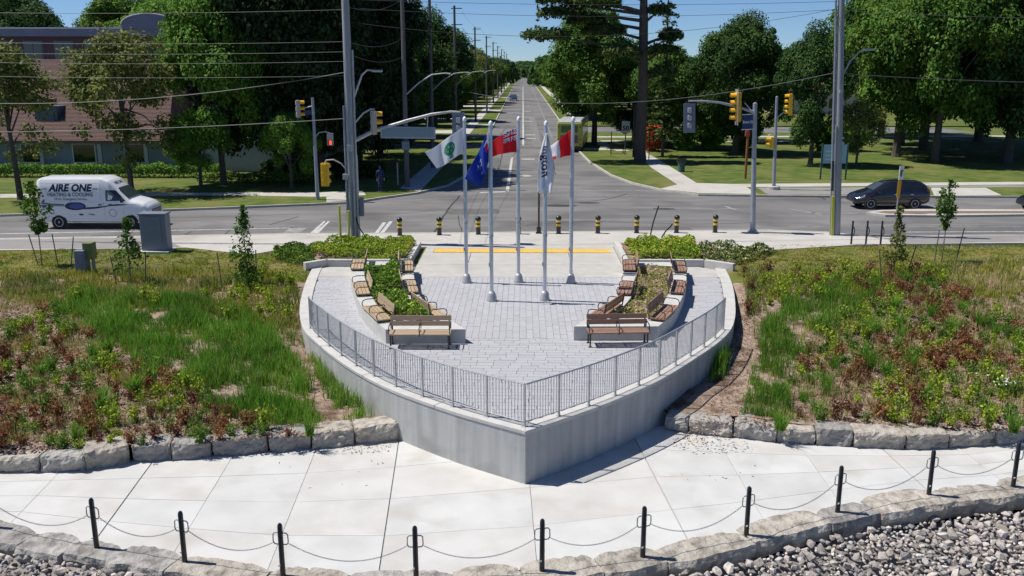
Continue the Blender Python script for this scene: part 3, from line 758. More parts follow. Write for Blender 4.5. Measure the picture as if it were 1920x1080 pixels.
for j in range(len(JOINTS)-1):
    def edge(jj, s):
        xb, xf = JOINTS[jj]; yb_, yf_ = interp(xb, BC), fy(xf)
        return Vector((xb+(xf-xb)*s, yb_+(yf_-yb_)*s))
    gl_ = .016 if j in MAJOR else .006; gr_ = .016 if j+1 in MAJOR else .006
    for i in range(4):
        q = []
        for s, e in ((LAN[i],0),(LAN[i+1],1)):
            a, b = edge(j, s), edge(j+1, s); t = (b-a).normalized(); L_ = []
            for k in range(5):
                p = a.lerp(b, k/4)
                # bow between the joints follows the path curve
                if s >= .99: p.y = fy(p.x)-.0
                L_.append(p)
            L_[0] = L_[0]+t*gl_; L_[-1] = L_[-1]-t*gr_
            sg = .004 if e == 1 else -.004
            q.append([Vector((p.x, p.y+sg)) for p in L_])
        mb = MB(); mb.prism([tuple(p) for p in q[1]]+[tuple(p) for p in reversed(q[0])], ZL-.03, ZL+random.uniform(-.0015,.0015))
        mb.build('slab', M_slab[0] if random.random() < .6 else M_slab[1], path)

# ---- big limestone blocks: the two low walls ----
def rough_block(w, d, h, seed, mats, nx=12, ny=6, nz=5, amp=.06, bul=.03):
    """quarried block: a lattice box with a broken face; x width, y depth (front at y=0), z up"""
    rng = random.Random(seed); vs = {}; V = []; F = []
    ph = (rng.random()*50, rng.random()*50, rng.random()*50)
    def vid(i, j, k):
        key = (i,j,k)
        if key in vs: return vs[key]
        x, y, z = -w/2+w*i/nx, d*j/ny, h*k/nz
        s = noise.noise((x*2.2+ph[0], y*2.2+ph[1], z*4+ph[2])); s2 = noise.noise((x*7+ph[0], z*9, y*7))
        e = 1.0
        if j == 0: y += (s*amp*1.7+s2*amp*.9)
        if k == nz: z += s*amp*.7+s2*amp*.25
        cx = (i in (0,nx)); cy = (j in (0,ny)); cz = (k in (0,nz))
        if cx+cy+cz >= 2:
            x -= math.copysign(.022*(1+s), x)*cx; y += (.022*(1+s2) if j == 0 else -.02)*cy; z -= .02*(1+s)*(k == nz)
        x += s2*amp*.25*(not cx)
        V.append((x, y, z)); vs[key] = len(V)-1; return vs[key]
    for i in range(nx):
        for k in range(nz): F.append((vid(i,0,k),vid(i+1,0,k),vid(i+1,0,k+1),vid(i,0,k+1)))
        for j in range(ny): F.append((vid(i,j,nz),vid(i+1,j,nz),vid(i+1,j+1,nz),vid(i,j+1,nz)))
        for k in range(nz): F.append((vid(i+1,ny,k),vid(i,ny,k),vid(i,ny,k+1),vid(i+1,ny,k+1)))
    for j in range(ny):
        for k in range(nz):
            F.append((vid(0,j+1,k),vid(0,j,k),vid(0,j,k+1),vid(0,j+1,k+1))); F.append((vid(nx,j,k),vid(nx,j+1,k),vid(nx,j+1,k+1),vid(nx,j,k+1)))
    mb = MB(); mb.add(V, F); return mb.mesh('stone_block', mats)
def block_wall(label, line, cuts, h0, group=None):
    L_ = [Vector((*p,0)) for p in line]
    t = thing('stone_wall', label, 'wall', (L_[0].x, L_[0].y, ZL))
    for i in range(len(cuts)-1):
        xa, xb = cuts[i], cuts[i+1]
        a = Vector((xa, interp(xa, line), 0)); b = Vector((xb, interp(xb, line), 0))
        d = b-a; w = d.length-.02; h = h0+random.uniform(-.05,.05)
        me = rough_block(w, random.uniform(.6,.8), h, 100+i+int(line[0][0]*7), M_stone if random.random() < .55 else M_stone_warm)
        c = (a+b)/2; c.y += random.uniform(-.03,.04)
        link_mesh('stone_block', me, t, loc=(c.x-t.location.x, c.y-t.location.y, -.01), rot=(0,0,math.atan2(d.y,d.x)+random.uniform(-.02,.02)))
    return t
LB = [(-30,17.9),(-20,19.2),(-12.64,19.87),(-11.74,19.88),(-10.6,19.95),(-9.88,20.38),(-7.77,20.81),(-6.49,21.05),(-4.6,21.47),(-3.15,21.95)]
cutsL = [-24,-22.7,-21.5,-20.2,-19,-17.7,-16.5,-15.2,-14.0,-12.75] + [x for x in ((-11.672, 19.878)[0],(-10.602, 19.95)[0],(-9.681, 20.383)[0],(-8.747, 20.612)[0],(-7.798, 20.813)[0],(-6.45, 21.054)[0],(-5.402, 21.23)[0],(-4.331, 21.509)[0])] + [-3.2]
block_wall('low wall of big grey limestone blocks left of the concrete prow', LB, cutsL, .46)
RB = [(3.75,22.75),(4.58,22.38),(5.61,22.21),(6.58,21.88),(8.55,21.56),(9.88,21.48),(11.13,21.53),(12.35,21.77),(13.1,21.95),(20,23.6),(30,25.5)]
cutsR = [3.85,4.45] + [x for x in ((5.582, 22.213)[0],(6.647, 21.877)[0],(7.628, 21.685)[0],(8.548, 21.561)[0],(9.855, 21.477)[0],(10.993, 21.524)[0],(12.321, 21.774)[0])] + [13.6,14.9,16.1,17.3,18.6,20,21.4,22.8]
block_wall('low wall of big pale limestone blocks right of the concrete prow', RB, cutsR, .44)

# ---- flat edging stones under the chain posts ----
EC = resample(catmull(POSTS, 6), step=.12)
edging = thing('stone_edging', 'row of flat limestone slabs edging the path under the chain posts', 'edging', (EC[0].x, EC[0].y, ZL))
s = 0; dist = 0; random.seed(21)
while s < len(EC)-6:
    e = min(len(EC)-1, s+random.choice([9,11,13,15,17])); seg = EC[s:e+1]
    db, df = random.uniform(.24,.40), random.uniform(.32,.46)
    off = random.uniform(-.05,.12)
    bk = offset_line(seg, db+off); fr = offset_line(seg, -(df-off*.5)); ph_ = random.random()*40
    top = []
    for k, p in enumerate(bk):
        u = k/(len(bk)-1); top.append((p.x+random.uniform(-.02,.02), p.y-.20*(abs(2*u-1))**4+random.uniform(-.03,.03)))
    frt = [(p.x, p.y+.09*noise.noise((p.x*1.6,ph_,0))+.03*noise.noise((p.x*6,ph_,3))) for p in fr]
    th = random.uniform(.34,.46); zt = .022+random.uniform(0,.03)
    # gap at the ends
    mb = MB(); mid = [((a[0]+b[0])/2, (a[1]+b[1])/2) for a, b in zip(top, frt)]; n = len(top)
    def zz(): return zt+random.uniform(-.012,.012)
    V = [(x,y,zz()-.02) for x,y in top]+[(x,y,zz()) for x,y in mid]+[(x,y,zz()-.03) for x,y in frt]
    V += [(x,y-.05+.07*noise.noise((x*3,ph_,7)),-.11+.05*noise.noise((x*2.5,ph_,5))) for x,y in frt]+[(x,y+.02+.06*noise.noise((x*3.3,ph_,9)),-th) for x,y in frt]+[(x,y,-.2) for x,y in top]
    F = []
    for k in range(n-1):
        for r_ in range(4): F.append((r_*n+k, (r_+1)*n+k, (r_+1)*n+k+1, r_*n+k+1))
        F.append((5*n+k, k, k+1, 5*n+k+1))
    F += [(0,5*n,4*n,3*n,2*n,n)]; F += [(n-1,2*n-1,3*n-1,4*n-1,5*n-1,6*n-1)]
    cx = sum(p[0] for p in mid)/n; cy = sum(p[1] for p in mid)/n
    V = [((x-cx)*.985+cx-edging.location.x, (y-cy)*.99+cy-edging.location.y, z) for x,y,z in V]
    mb.add(V, F); mb.build('edging_stone', M_stone_warm if random.random() < .65 else M_stone, edging)
    s = e
# ---- riprap: broken stones sloping to the water ----
def rockmesh(seed):
    rng = np.random.RandomState(seed)
    import bmesh
    bm = bmesh.new(); bmesh.ops.create_icosphere(bm, subdivisions=1, radius=1)
    # cut flat broken faces
    planes = [(rng.normal(size=3), rng.uniform(.36,.72)) for _ in range(9)]
    for v in bm.verts:
        c = np.array(v.co)*rng.uniform(.95,1.1)
        for nrm, d in planes:
            nn = nrm/np.linalg.norm(nrm); k = c@nn
            if k > d: c = c-nn*(k-d)
        v.co = Vector(c*np.array([1,.8,.62]))
    me = bpy.data.meshes.new('rock'); bm.to_mesh(me); bm.free(); me.materials.append(M_rock); return me
rocks = [rockmesh(i) for i in range(14)]
def front_y(x): return interp(x, [(p.x,p.y) for p in EC])-.5
def rip_z(x, y): d = front_y(x)-y; return ZL-(.16 if x < -5 else .30)-.36*max(0,d)+.14*noise.noise((x*.5,y*.5,2))
mb = MB()
V = []; F = []; nx_, ny_ = 80, 14
for i in range(nx_+1):
    x = -20+40*i/nx_
    for j in range(ny_+1): 
        y = front_y(x)+.15-j*.95; V.append((x, y, rip_z(x,y)-.12))
for i in range(nx_):
    for j in range(ny_): F.append((i*(ny_+1)+j, i*(ny_+1)+j+1, (i+1)*(ny_+1)+j+1, (i+1)*(ny_+1)+j))
mb.add(V, F); rip = tag(mb.build('riprap_slope', mat('riprap_base', (0.20,0.18,0.16), (0.27,0.25,0.23), scale=6, bump=.6)), kind='structure')
pts = []
rng = random.Random(5)
for x0 in range(0, 2600):
    x = rng.uniform(-13.5, 14.5); d = rng.uniform(-.02, 4.6)*1.0; 
    y = front_y(x)-d
    # frame-limited: keep what the photo shows plus a margin
    if y < 12.6-.05*abs(x) and abs(x) < 14: continue
    pts.append((x, y))
cells = {}
def okp(x, y, r):
    k = (int(x/.2), int(y/.2))
    for a in (-1,0,1):
        for b in (-1,0,1):
            for q in cells.get((k[0]+a,k[1]+b), []):
                if (q[0]-x)**2+(q[1]-y)**2 < (r*.56+q[2]*.56)**2: return False
    cells.setdefault(k, []).append((x,y,r)); return True
def bottom_ok(x, y):     # the part of the bank the photo looks at
    return True
placed = []
tries = 0
for pas, (rmin, rmax, cnt) in enumerate([(.12,.19,1300),(.08,.13,8000),(.05,.08,22000),(.035,.055,14000)]):
    for _ in range(cnt):
        x = rng.uniform(-13.5,15.5); y = front_y(x)-abs(rng.uniform(-.02,1))**1.0*4.6
        if y < 11.2: continue
        r_ = rng.uniform(rmin, rmax)
        if okp(x, y, r_): placed.append((x,y,r_))
def vis(p):
    x, y, r_ = p; z = rip_z(x,y)
    cp, sp = math.cos(R(13.8)), math.sin(R(13.8)); f = y*cp-(z-8.2)*sp; u = y*sp+(z-8.2)*cp
    py = 540-1680*u/f; px = 960+1680*x/f
    return py < 1100 and -20 < px < 1940
near = sorted([p for p in placed if vis(p)], key=lambda p: -p[2]/(p[1]**2+90)**.5)
chosen = set(near[:300])
rest = MB()
rm = [([tuple(v.co) for v in me.vertices], [tuple(q.vertices) for q in me.polygons]) for me in rocks]
for p in placed:
    x, y, r_ = p; z = rip_z(x,y)+r_*rng.uniform(-.15,.45); k = rng.randrange(14)
    e = (rng.uniform(-.7,.7), rng.uniform(-.7,.7), rng.uniform(0,6.28)); sc_ = r_*rng.uniform(.95,1.2)
    if p in chosen: link_mesh('rock', rocks[k], rip, loc=(x,y,z), rot=e, scale=sc_)
    else:
        from mathutils import Euler
        Mx = Matrix.Translation((x,y,z)) @ Euler(e).to_matrix().to_4x4() @ Matrix.Scale(sc_, 4)
        rest.add([Mx @ Vector(v) for v in rm[k][0]], rm[k][1])
tag(rest.build('rocks', M_rock, rip), kind='stuff')

# ================= RAILINGS =================
def railing(side):
    Cv = CL if side < 0 else CR
    line = offset_line(Cv, .2 if side < 0 else -.2)
    y0 = 27.75
    pts = [p for p in line if p.y < y0 and (p.x < .08 if side < 0 else p.x > .08)]
    i = next(k for k, p in enumerate(line) if p.y < y0)
    t = (line[i-1].y-y0)/(line[i-1].y-line[i].y); pts = [line[i-1].lerp(line[i], t)]+[p for p in pts if p.y > 19.75]+[Vector((.08+side*.02, 19.655, 0))]
    npan = 10; P = resample(pts, n=npan*12)
    nm = 'left' if side < 0 else 'right'
    t = thing('railing', f'galvanised picket railing along the {nm} half of the concrete prow', 'railing', (P[0].x, P[0].y, .02))
    L_ = t.location
    def loc(p, z): return (p.x-L_.x, p.y-L_.y, z)
    mb = MB(); mb.tube([loc(p, 1.06) for p in P[::3]], .024, 6); mb.build('top_rail', M_galv, t, smooth=True)
    mb = MB(); mb.tube([loc(p, .13) for p in P[::3]], .015, 5); mb.build('bottom_rail', M_galv, t)
    m1 = MB(); m1.box(-.007,-.007,.13,.007,.007,1.05); pk = m1.mesh('baluster', M_galv)
    m2 = MB(); m2.box(-.022,-.022,-.0,.022,.022,1.05); m2.box(-.06,-.06,0,.06,.06,.012); ps = m2.mesh('post', M_galv)
    for k, p in enumerate(P):
        if side > 0 and k == len(P)-1: continue
        d = P[min(k+1,len(P)-1)]-P[max(k-1,0)]; a = math.atan2(d.y, d.x)
        link_mesh('post' if k % 12 == 0 else 'baluster', ps if k % 12 == 0 else pk, t, loc=loc(p, 0), rot=(0,0,a))
railing(-1); railing(1)

# ================= BENCHES =================
def bench_proto(free, wood):
    """seat faces -y (local); origin on the ground below the seat centre"""
    t = thing('bench', 'bench', 'bench')
    Lh, z0 = .93, (.46 if free else .10)
    for k in range(4):
        mb = MB(); y = -.26+.128*k; mb.box(-Lh, y, z0-.03, -.012, y+.11, z0+.012); mb.build('seat_slat', wood, t, bevel=.006)
        mb = MB(); mb.box(.012, y, z0-.03, Lh, y+.11, z0+.012); mb.build('seat_slat', wood, t, bevel=.006)
    for k in range(2):
        mb = MB(); zb = z0+.13+k*.165
        mb.obox((0, .285+.035*k, zb+.07), (2*Lh, .032, .15), rx=-.18); mb.build('back_slat', wood, t, bevel=.006)
    for sx in (-1, 1):
        x = sx*(Lh-.06)
        mb = MB()
        mb.obox((x, .03, z0-.05), (.05, .56, .03)); mb.obox((x, .31, z0+.2), (.045, .03, .5), rx=-.18)
        if free:
            mb.obox((x, -.20, z0/2-.02), (.045, .05, z0-.06)); mb.obox((x, .25, z0/2-.02), (.045, .05, z0-.06))
            mb.box(x-.05,-.24,0,x+.05,-.15,.012); mb.box(x-.05,.2,0,x+.05,.3,.012)
        else:
            mb.box(x-.025,-.15,0,x+.025,-.1,z0-.04); mb.box(x-.025,.15,0,x+.025,.2,z0-.04)
        mb.build('frame', M_black, t)
    mb = MB(); mb.obox((0, .03, z0-.05), (.05, .54, .03)); mb.build('frame', M_black, t)
    for x in (-Lh+.02, 0, Lh-.02):
        s = 1 if x else .8
        mb = MB(); mb.tube([(x,.27,z0+.04),(x,.27,z0+.20),(x,.22,z0+.235),(x,-.12,z0+.235),(x,-.22,z0+.20),(x,-.26,z0+.10),(x,-.22,z0-.03)], .016, 6)
        mb.build('armrest', M_black, t, smooth=True)
    return t
def edge_dir(edge, y):
    P = [Vector((*p,0)) for p in edge]; C_ = catmull(edge, 8)
    i = min(range(1, len(C_)-1), key=lambda k: abs(C_[k].y-y)); d = C_[i-1]-C_[i+1]
    return C_[i], math.atan2(d.y, d.x)
wall_bench = bench_proto(False, M_wood); wall_bench_r = bench_proto(False, M_wood_red)
free_bench = bench_proto(True, M_wood); free_bench_r = bench_proto(True, M_wood_red)
used = set()
def put_bench(pr, loc, rz, label, group):
    if pr.name in used: o = copy_tree(pr, loc, rz, label, group)
    else: used.add(pr.name); o = pr; o.location = loc; o.rotation_euler[2] = rz; tag(o, label, group=group)
GB = 'slatted wooden benches with black armrests round the planters'
place = ['nearest the street', 'halfway along the planter', 'nearest the railing']
for (edge, s, pr, side, inn, ysb) in [(PO,-1,wall_bench,'outer side of the left planter',0,[35.0,31.1,27.65]), (PI_,1,wall_bench,'flagpole side of the left planter',1,[35.0,31.6,28.3]),
                               (PO2,1,wall_bench_r,'outer side of the right planter',0,[34.9,31.35,27.95]), (PI2,-1,wall_bench_r,'flagpole side of the right planter',1,[34.9,31.3,28.35])]:
    for k, yy in enumerate(ysb):
        c, a = edge_dir(edge, yy)
        # seat faces away from the planter centre
        nx = 1 if s > 0 else -1
        rz = a+PI/2*0
        # local -y must point outwards (towards nx)
        d = Vector((math.cos(a), math.sin(a))); nrm = Vector((d.y, -d.x))      # local -y for rz=a
        if nrm.x*nx < 0: rz = a+PI; nrm = -nrm
        p = Vector((c.x, c.y))-nrm*.24
        put_bench(pr, (p.x, p.y, .45), rz, f'bench on the {side}, {place[k]}', GB)
put_bench(free_bench, (-3.08,25.88,0), .01, 'free standing wooden bench before the front end of the left planter', GB)
put_bench(free_bench_r, (2.91,26.15,0), .06, 'free standing reddish wooden bench before the front end of the right planter', GB)

# ================= FLAGPOLES AND FLAGS =================
def flagpole(x, y, h, label):
    t = thing('flagpole', label, 'flagpole', (x,y,0), group='silver flagpoles standing on the pavers')
    mb = MB(); mb.lathe([(.2,0),(.2,.03),(.185,.07),(.15,.25),(.105,.34),(.07,.36)], 18); mb.build('base_cover', M_galv, t, smooth=True)
    mb = MB(); mb.lathe([(.068,.3),(.066,2.5),(.058,4.5),(.05,h-.14)], 14); mb.build('pole', M_pole, t, smooth=True)
    mb = MB(); mb.lathe([(.052,h-.14),(.075,h-.13),(.075,h-.03),(.05,h),(.02,h+.03)], 12); mb.build('truck', M_white, t, smooth=True)
    mb = MB(); mb.lathe([(.08,2.35),(.08,2.45),(.04,2.46)], 10); mb.build('collar', M_galv, t)
    mb = MB(); mb.tube([(-.075,-.02,1.35),(-.08,-.02,3.8),(-.06,-.01,h-.1)], .008, 4); mb.build('halyard', M_white, t)
    mb = MB(); mb.box(-.1,-.05,1.28,-.05,.03,1.42); mb.build('cleat', M_galv, t)
FP = [(-2.19,34.24),(-1.11,31.43),(-0.155,34.35),(0.808,31.53),(1.9,34.29)]
for k, (p, w) in enumerate(zip(FP, ['leftmost flagpole, flying a white flag with a green tree emblem', 'front left flagpole, flying a dark blue flag', 'rear middle flagpole, flying a red ensign', 'front right flagpole, flying a drooping white flag with black letters', 'rightmost flagpole, flying a red and white flag'])):
    flagpole(p[0], p[1], 6.4, 'silver '+w)

def flag_mat(name):
    m = bpy.data.materials.new(name); m.use_nodes = True; nt = m.node_tree; b = nt.nodes['Principled BSDF']
    a = nt.nodes.new('ShaderNodeAttribute'); a.attribute_name = 'print'
    nt.links.new(a.outputs['Color'], b.inputs['Base Color']); b.inputs['Roughness'].default_value = .75
    tr = nt.nodes.new('ShaderNodeBsdfTranslucent'); nt.links.new(a.outputs['Color'], tr.inputs[0])
    ms = nt.nodes.new('ShaderNodeMixShader'); ms.inputs[0].default_value = .4
    nt.links.new(b.outputs[0], ms.inputs[1]); nt.links.new(tr.outputs[0], ms.inputs[2]); nt.links.new(ms.outputs[0], nt.nodes['Material Output'].inputs[0])
    return m
M_flag = flag_mat('flag_cloth')
def flag(pole, label, surf, paint, nu=72, nv=44):
    """surf(u,v) -> (x, y, z) from the pole; u runs to the fly, v from foot to head; paint(u,v) gives the printed colour"""
    x, y = pole; mb = MB(); mb.grid(surf, nu, nv); me = mb.mesh('flag', M_flag, smooth=True)
    at = me.color_attributes.new('print', 'FLOAT_COLOR', 'CORNER'); k = 0; buf = np.empty((len(me.loops), 4), np.float32)
    for j in range(nv):
        for i in range(nu):
            buf[k:k+4] = (*paint((i+.5)/nu, (j+.5)/nv), 1); k += 4
    at.data.foreach_set('color', buf.ravel())
    o = link_mesh('flag', me, loc=(x, y, 0)); tag(o, label, 'flag', 'flags flying from the five poles')
    m = o.modifiers.new('thick', 'SOLIDIFY'); m.thickness = .006
    return o
def bil(h1, h0, f1, f0):
    """four corners (x,z): head hoist, foot hoist, head fly, foot fly"""
    def f(u, v):
        a = [h0[i]+(h1[i]-h0[i])*v for i in (0,1)]; b = [f0[i]+(f1[i]-f0[i])*v for i in (0,1)]
        return a[0]+(b[0]-a[0])*u, a[1]+(b[1]-a[1])*u
    return f
W_, B_, RD, GN = (.80,.82,.86), (.02,.07,.48), (.72,.015,.03), (.03,.30,.16)
# corners measured against each pole
def rel(px, py, pole): 
    return px, py
q1 = bil((-.06,6.02),(-.06,5.08),(-1.52,5.06),(-1.1,4.43))
def s1(u, v): x, z = q1(u, v); return (x, .10*math.sin(u*9+v*2.2)*min(1,u*2.5)+.12*u, z+.04*math.sin(u*7)*u)
def p1(u, v):
    du, dv = (u-.42)*1.7, (v-.50); r = math.hypot(du, dv)
    w = noise.noise((u*22, v*16, 1))
    if r < .27: return GN if (w > -.22 or .21 < r) else (.35,.6,.45)
    if abs(du) < .10 and -.42 < dv < -.2: return GN if w > -.25 else W_
    return W_
flag(FP[0], 'white flag with a round green tree emblem blowing from the leftmost pole', s1, p1)
q2 = bil((-.06,6.10),(-.06,5.05),(-.92,4.43),(-.36,4.18))
def s2(u, v): x, z = q2(u, v); return (x, .13*math.sin(u*11+v*3)*min(1,u*3)-.08*u, z+.03*math.sin(u*9+v))
def p2(u, v):
    if u < .24 and v > .45:
        if math.hypot((u-.13)*1.3, v-.56) < .10: return RD
        return W_ if (u < .1 or abs(v-.8) < .05) else B_
    w = noise.noise((u*14, v*12, 4))
    if math.hypot(u-.55, v-.55) < .16 and w > .15: return (.55,.6,.7)
    if math.hypot(u-.6, v-.2) < .07 and w > 0: return (.55,.6,.7)
    return B_
flag(FP[1], 'dark blue flag with small pale marks hanging from the front left pole', s2, p2)
q3 = bil((-.06,6.0),(-.06,5.08),(-1.12,5.38),(-1.08,4.85))
def s3(u, v): x, z = q3(u, v); return (x, .10*math.sin(u*8+1)*min(1,u*3)+.15*u, z+.07*math.sin(u*3.1))
def jack(a, b):            # a,b in 0..1 over the canton
    x, y = a-.5, b-.5; d1, d2 = abs(x-y)*.72, abs(x+y)*.72
    if abs(x) < .065 or abs(y) < .10: return RD
    if abs(x) < .12 or abs(y) < .17: return W_
    if d1 < .045 or d2 < .045: return RD
    if d1 < .11 or d2 < .11: return W_
    return B_
def p3(u, v):
    if u < .5 and v > .5: return jack(u/.5, (v-.5)/.5)
    return RD
flag(FP[2], 'red ensign with a union canton blowing from the rear middle pole', s3, p3)
q4 = bil((-.04,5.92),(-.30,3.52),(.10,5.60),(.22,3.45))
def s4(u, v):               # drooping: v runs down the pole side, folds across
    z = 6.0-2.02*(1-v)
    wdt = .06+.50*math.sin(min(1,(1-v)*1.25)*PI*.5)-.16*(1-v)**3
    x = -.02-.26*math.sin(min(1,(1-v)*1.5)*PI/2)+wdt*u*1.15
    return (x, -.13-.10*math.cos(u*7+v*4)-.05*math.sin(u*15), z-.06*math.sin(u*9)*(1-v))
def p4(u, v): return (.70,.78,.88) if noise.noise((u*4, v*5, 2)) > .25 and v < .25 else W_
f4 = flag(FP[3], 'white flag with black letters drooping against the front right pole', s4, p4)
def on4(tx, ty, h):        # lettering runs down the cloth
    v = .52-(tx)/2.02; u = .42+ty/.62+(.16*(.6-v))
    x, y, z = s4(min(1,max(0,u)), v); return (x, y-.012-h, z)
lettering('lettering', 'ington', M_navy, f4, fn=on4, size=.44, extrude=.001, bold=.010)
q5 = bil((-.06,5.95),(-.06,4.98),(-1.06,5.12),(-1.0,4.78))
def s5(u, v): x, z = q5(u, v); return (x+.02*math.sin(v*6), .16*math.sin(u*8+v)*min(1,u*3), z+.10*(u**2)*math.sin(v*3)-.12*max(0,u-.75)*math.sin(v*5))
def p5(u, v):
    if u < .46: return RD
    if u > .80: return RD if v < .75 else W_
    return RD if (abs(u-.68) < .07 and v < .16) else W_
flag(FP[4], 'red and white flag folded in the wind on the rightmost pole', s5, p5)

# ================= BOLLARDS ALONG THE KERB =================
def bollard():
    t = thing('bollard', 'b', 'bollard')
    mb = MB(); mb.lathe([(.15,0),(.15,.02),(.115,.03),(.115,.72),(.135,.73),(.135,.76)], 16); mb.build('post', M_black, t, smooth=True)
    mb = MB(); mb.lathe([(.14,.75),(.145,.80),(.12,.86),(.06,.905),(.02,.915)], 16); mb.build('cap', M_black, t, smooth=True)
    for z in (.38,.58):
        mb = MB(); mb.lathe([(.118,z),(.119,z+.01),(.119,z+.10),(.118,z+.11)], 16); mb.build('reflective_band', M_yel_band, t, smooth=True)
    return t
BP = [(-6.18,44.45),(-4.2,44.62),(-2.24,44.8),(-.2,44.95),(1.84,45.1),(3.85,45.18),(5.84,45.3),(7.89,45.38),(9.89,45.5)]
b0 = bollard(); wh = ['leftmost of the row, nearest the big utility pole', 'second of the row from the left', 'third of the row from the left', 'fourth of the row, half hidden by the rear middle flagpole', 'fifth of the row, in the middle beside the brown post', 'fourth of the row from the right', 'third of the row from the right', 'second of the row from the right', 'rightmost of the row, nearest the signal pole']
for k, p in enumerate(BP):
    l = 'black bollard with yellow bands, '+wh[k]; g_ = 'black and yellow bollards along the kerb'
    if k == 0: b0.location = (*p,0); tag(b0, l, group=g_)
    else: copy_tree(b0, (*p,0), 0, l, g_)
t = thing('sign_post', 'brown square post on a black base between the bollards', 'post', (.83,45.1,0))
mb = MB(); mb.box(-.05,-.05,.3,.05,.05,2.1); mb.build('post', mat('brown_paint', (.10,.065,.045), rough=.6), t)
mb = MB(); mb.prism([(-.15,-.12),(.15,-.12),(.15,.12),(-.15,.12)], 0, .06); mb.prism([(-.11,-.09),(.11,-.09),(.11,.09),(-.11,.09)], .06, .32); mb.build('base', M_black, t, bevel=.01)
for k, (x0, y0, x1, z1, c) in enumerate([(6.18,42.9,6.55,1.55,0),(6.75,42.9,7.25,.68,.12)]):
    mb = MB(); mb.tube([(0,0,0),((x1-x0)*.4,0,z1*.5),((x1-x0)*.75+c*.3,0,z1*.8),(x1-x0,0,z1)], .035, 6)
    tag(mb.build('flexible_marker', M_black, origin=(x0,y0,.2)), ['tall thin black marker rod leaning up behind the right raised bed','short curved black marker rod leaning up behind the right raised bed'][k], 'marker')

# ================= CHAIN POSTS BY THE WATER =================
def chain_post():
    t = thing('chain_post', 'c', 'post')
    mb = MB(); mb.lathe([(.055,0),(.053,.02),(.05,1.03),(.042,1.075),(.02,1.1)], 14); mb.build('post', M_black, t, smooth=True)
    for s in (-1, 1):
        mb = MB(); mb.tube([(s*.045,0,.90),(s*.11,0,.90),(s*.145,0,.87),(s*.15,0,.72),(s*.12,0,.665),(s*.045,0,.66)], .012, 6); mb.build('handle', M_chain, t, smooth=True)
    mb = MB(); mb.box(-.058,-.062,.22,-.02,-.05,.25); mb.build('sticker', M_white, t)
    return t
c0 = chain_post()
wh = ['outside the left edge', 'beyond the left edge', 'leftmost in the row', 'second from the left in the row', 'third from the left in the row', 'fourth from the left, left of the prow', 'fifth from the left, right below the prow', 'sixth from the left, right of the prow', 'fourth from the right before the gravel', 'third from the right above the gravel', 'second from the right above the gravel', 'rightmost at the edge of the picture']
CP = POSTS[1:-2]
PP = []
for k, (x, y) in enumerate(CP):
    a = CP[max(0,k-1)]; b = CP[min(len(CP)-1,k+1)]; rz = math.atan2(b[1]-a[1], b[0]-a[0])
    l = 'slim black chain post, '+wh[k+1]; g_ = 'black chain posts along the lakeside path'
    if k == 0: o = c0; c0.location = (x,y,ZL+.04); c0.rotation_euler[2] = rz; tag(c0, l, group=g_)
    else: copy_tree(c0, (x,y,ZL+.04), rz, l, g_)
    PP.append((x, y, rz))
link = MB(); link.tube([(-.018,0,.010),(-.026,0,0),(-.018,0,-.010),(.018,0,-.010),(.026,0,0),(.018,0,.010)], .0045, 4, closed=True)
def chain(a, b, label):
    A = Vector((a[0]+.15*math.cos(a[2]), a[1]+.15*math.sin(a[2]), ZL+.04+.69)); B = Vector((b[0]-.15*math.cos(b[2]), b[1]-.15*math.sin(b[2]), ZL+.04+.69))
    L_ = (B-A).length; n = int(L_*1.07/.043); mb = MB(); P = []
    for k in range(n+1):
        u = k/n; p = A.lerp(B, u); p.z -= .34*(1-(2*u-1)**2)*L_/2.2; P.append(p)
    for k in range(n):
        m = (P[k]+P[k+1])/2; d = (P[k+1]-P[k]).normalized(); q = d.to_track_quat('X', 'Z').to_matrix().to_4x4()
        Mx = Matrix.Translation(m-A) @ q @ Matrix.Rotation((PI/2 if k % 2 else 0)+.4, 4, 'X')
        mb.add([Mx @ Vector(v) for v in link.v], link.f)
    o = mb.build('chain', M_chain, smooth=False); o.location = A; tag(o, label, 'chain', 'sagging chains between the posts')
for k in range(len(PP)-1):
    chain(PP[k], PP[k+1], 'steel chain sagging right of the post '+wh[k+1])

# ================= CABINETS, STAKES, BIKE POSTS, SIGNS =================
t = thing('utility_cabinet', 'large grey utility cabinet on a concrete pad by the pavement', 'cabinet', (-16.87,40.2,-.02))
mb = MB(); mb.box(-.72,-.32,0,.72,.62,.07); mb.build('pad', M_sidewalk, t)
mb = MB(); mb.box(-.60,-.05,.07,.60,.55,1.72); mb.build('body', M_cab, t, bevel=.02)
mb = MB(); mb.box(-.64,-.1,1.722,.64,.6,1.8); mb.build('lid', M_cab, t, bevel=.02)
mb = MB(); mb.box(-.52,-.075,.42,.38,-.052,1.66); mb.build('door', M_cab, t, bevel=.008)
mb = MB(); mb.box(-.1,-.085,1.25,.14,-.077,1.36); mb.build('nameplate', M_cab, t)
t = thing('meter_pedestal', 'narrow grey pedestal joined to a taller olive green box on the lawn', 'cabinet', (-18.0,35.75,-.05))
mb = MB(); mb.box(-.28,-.2,0,.12,.12,1.02); mb.build('pedestal', M_cab, t, bevel=.02)
mb = MB(); mb.box(.0,.0,.62,.40,.40,1.30); mb.build('meter_box', M_cabg, t, bevel=.02)
mb = MB(); mb.box(.05,.1,0,.12,.3,.62); mb.box(.28,.1,0,.33,.3,.62); mb.build('leg', M_cab, t)
mb = MB(); mb.box(-.1,-.25,-.02,.5,.1,.05); mb.build('pad', M_sidewalk, t)
mb = MB(); mb.box(-.25,-.215,.3,.05,-.203,.9); mb.build('door', M_cab, t)
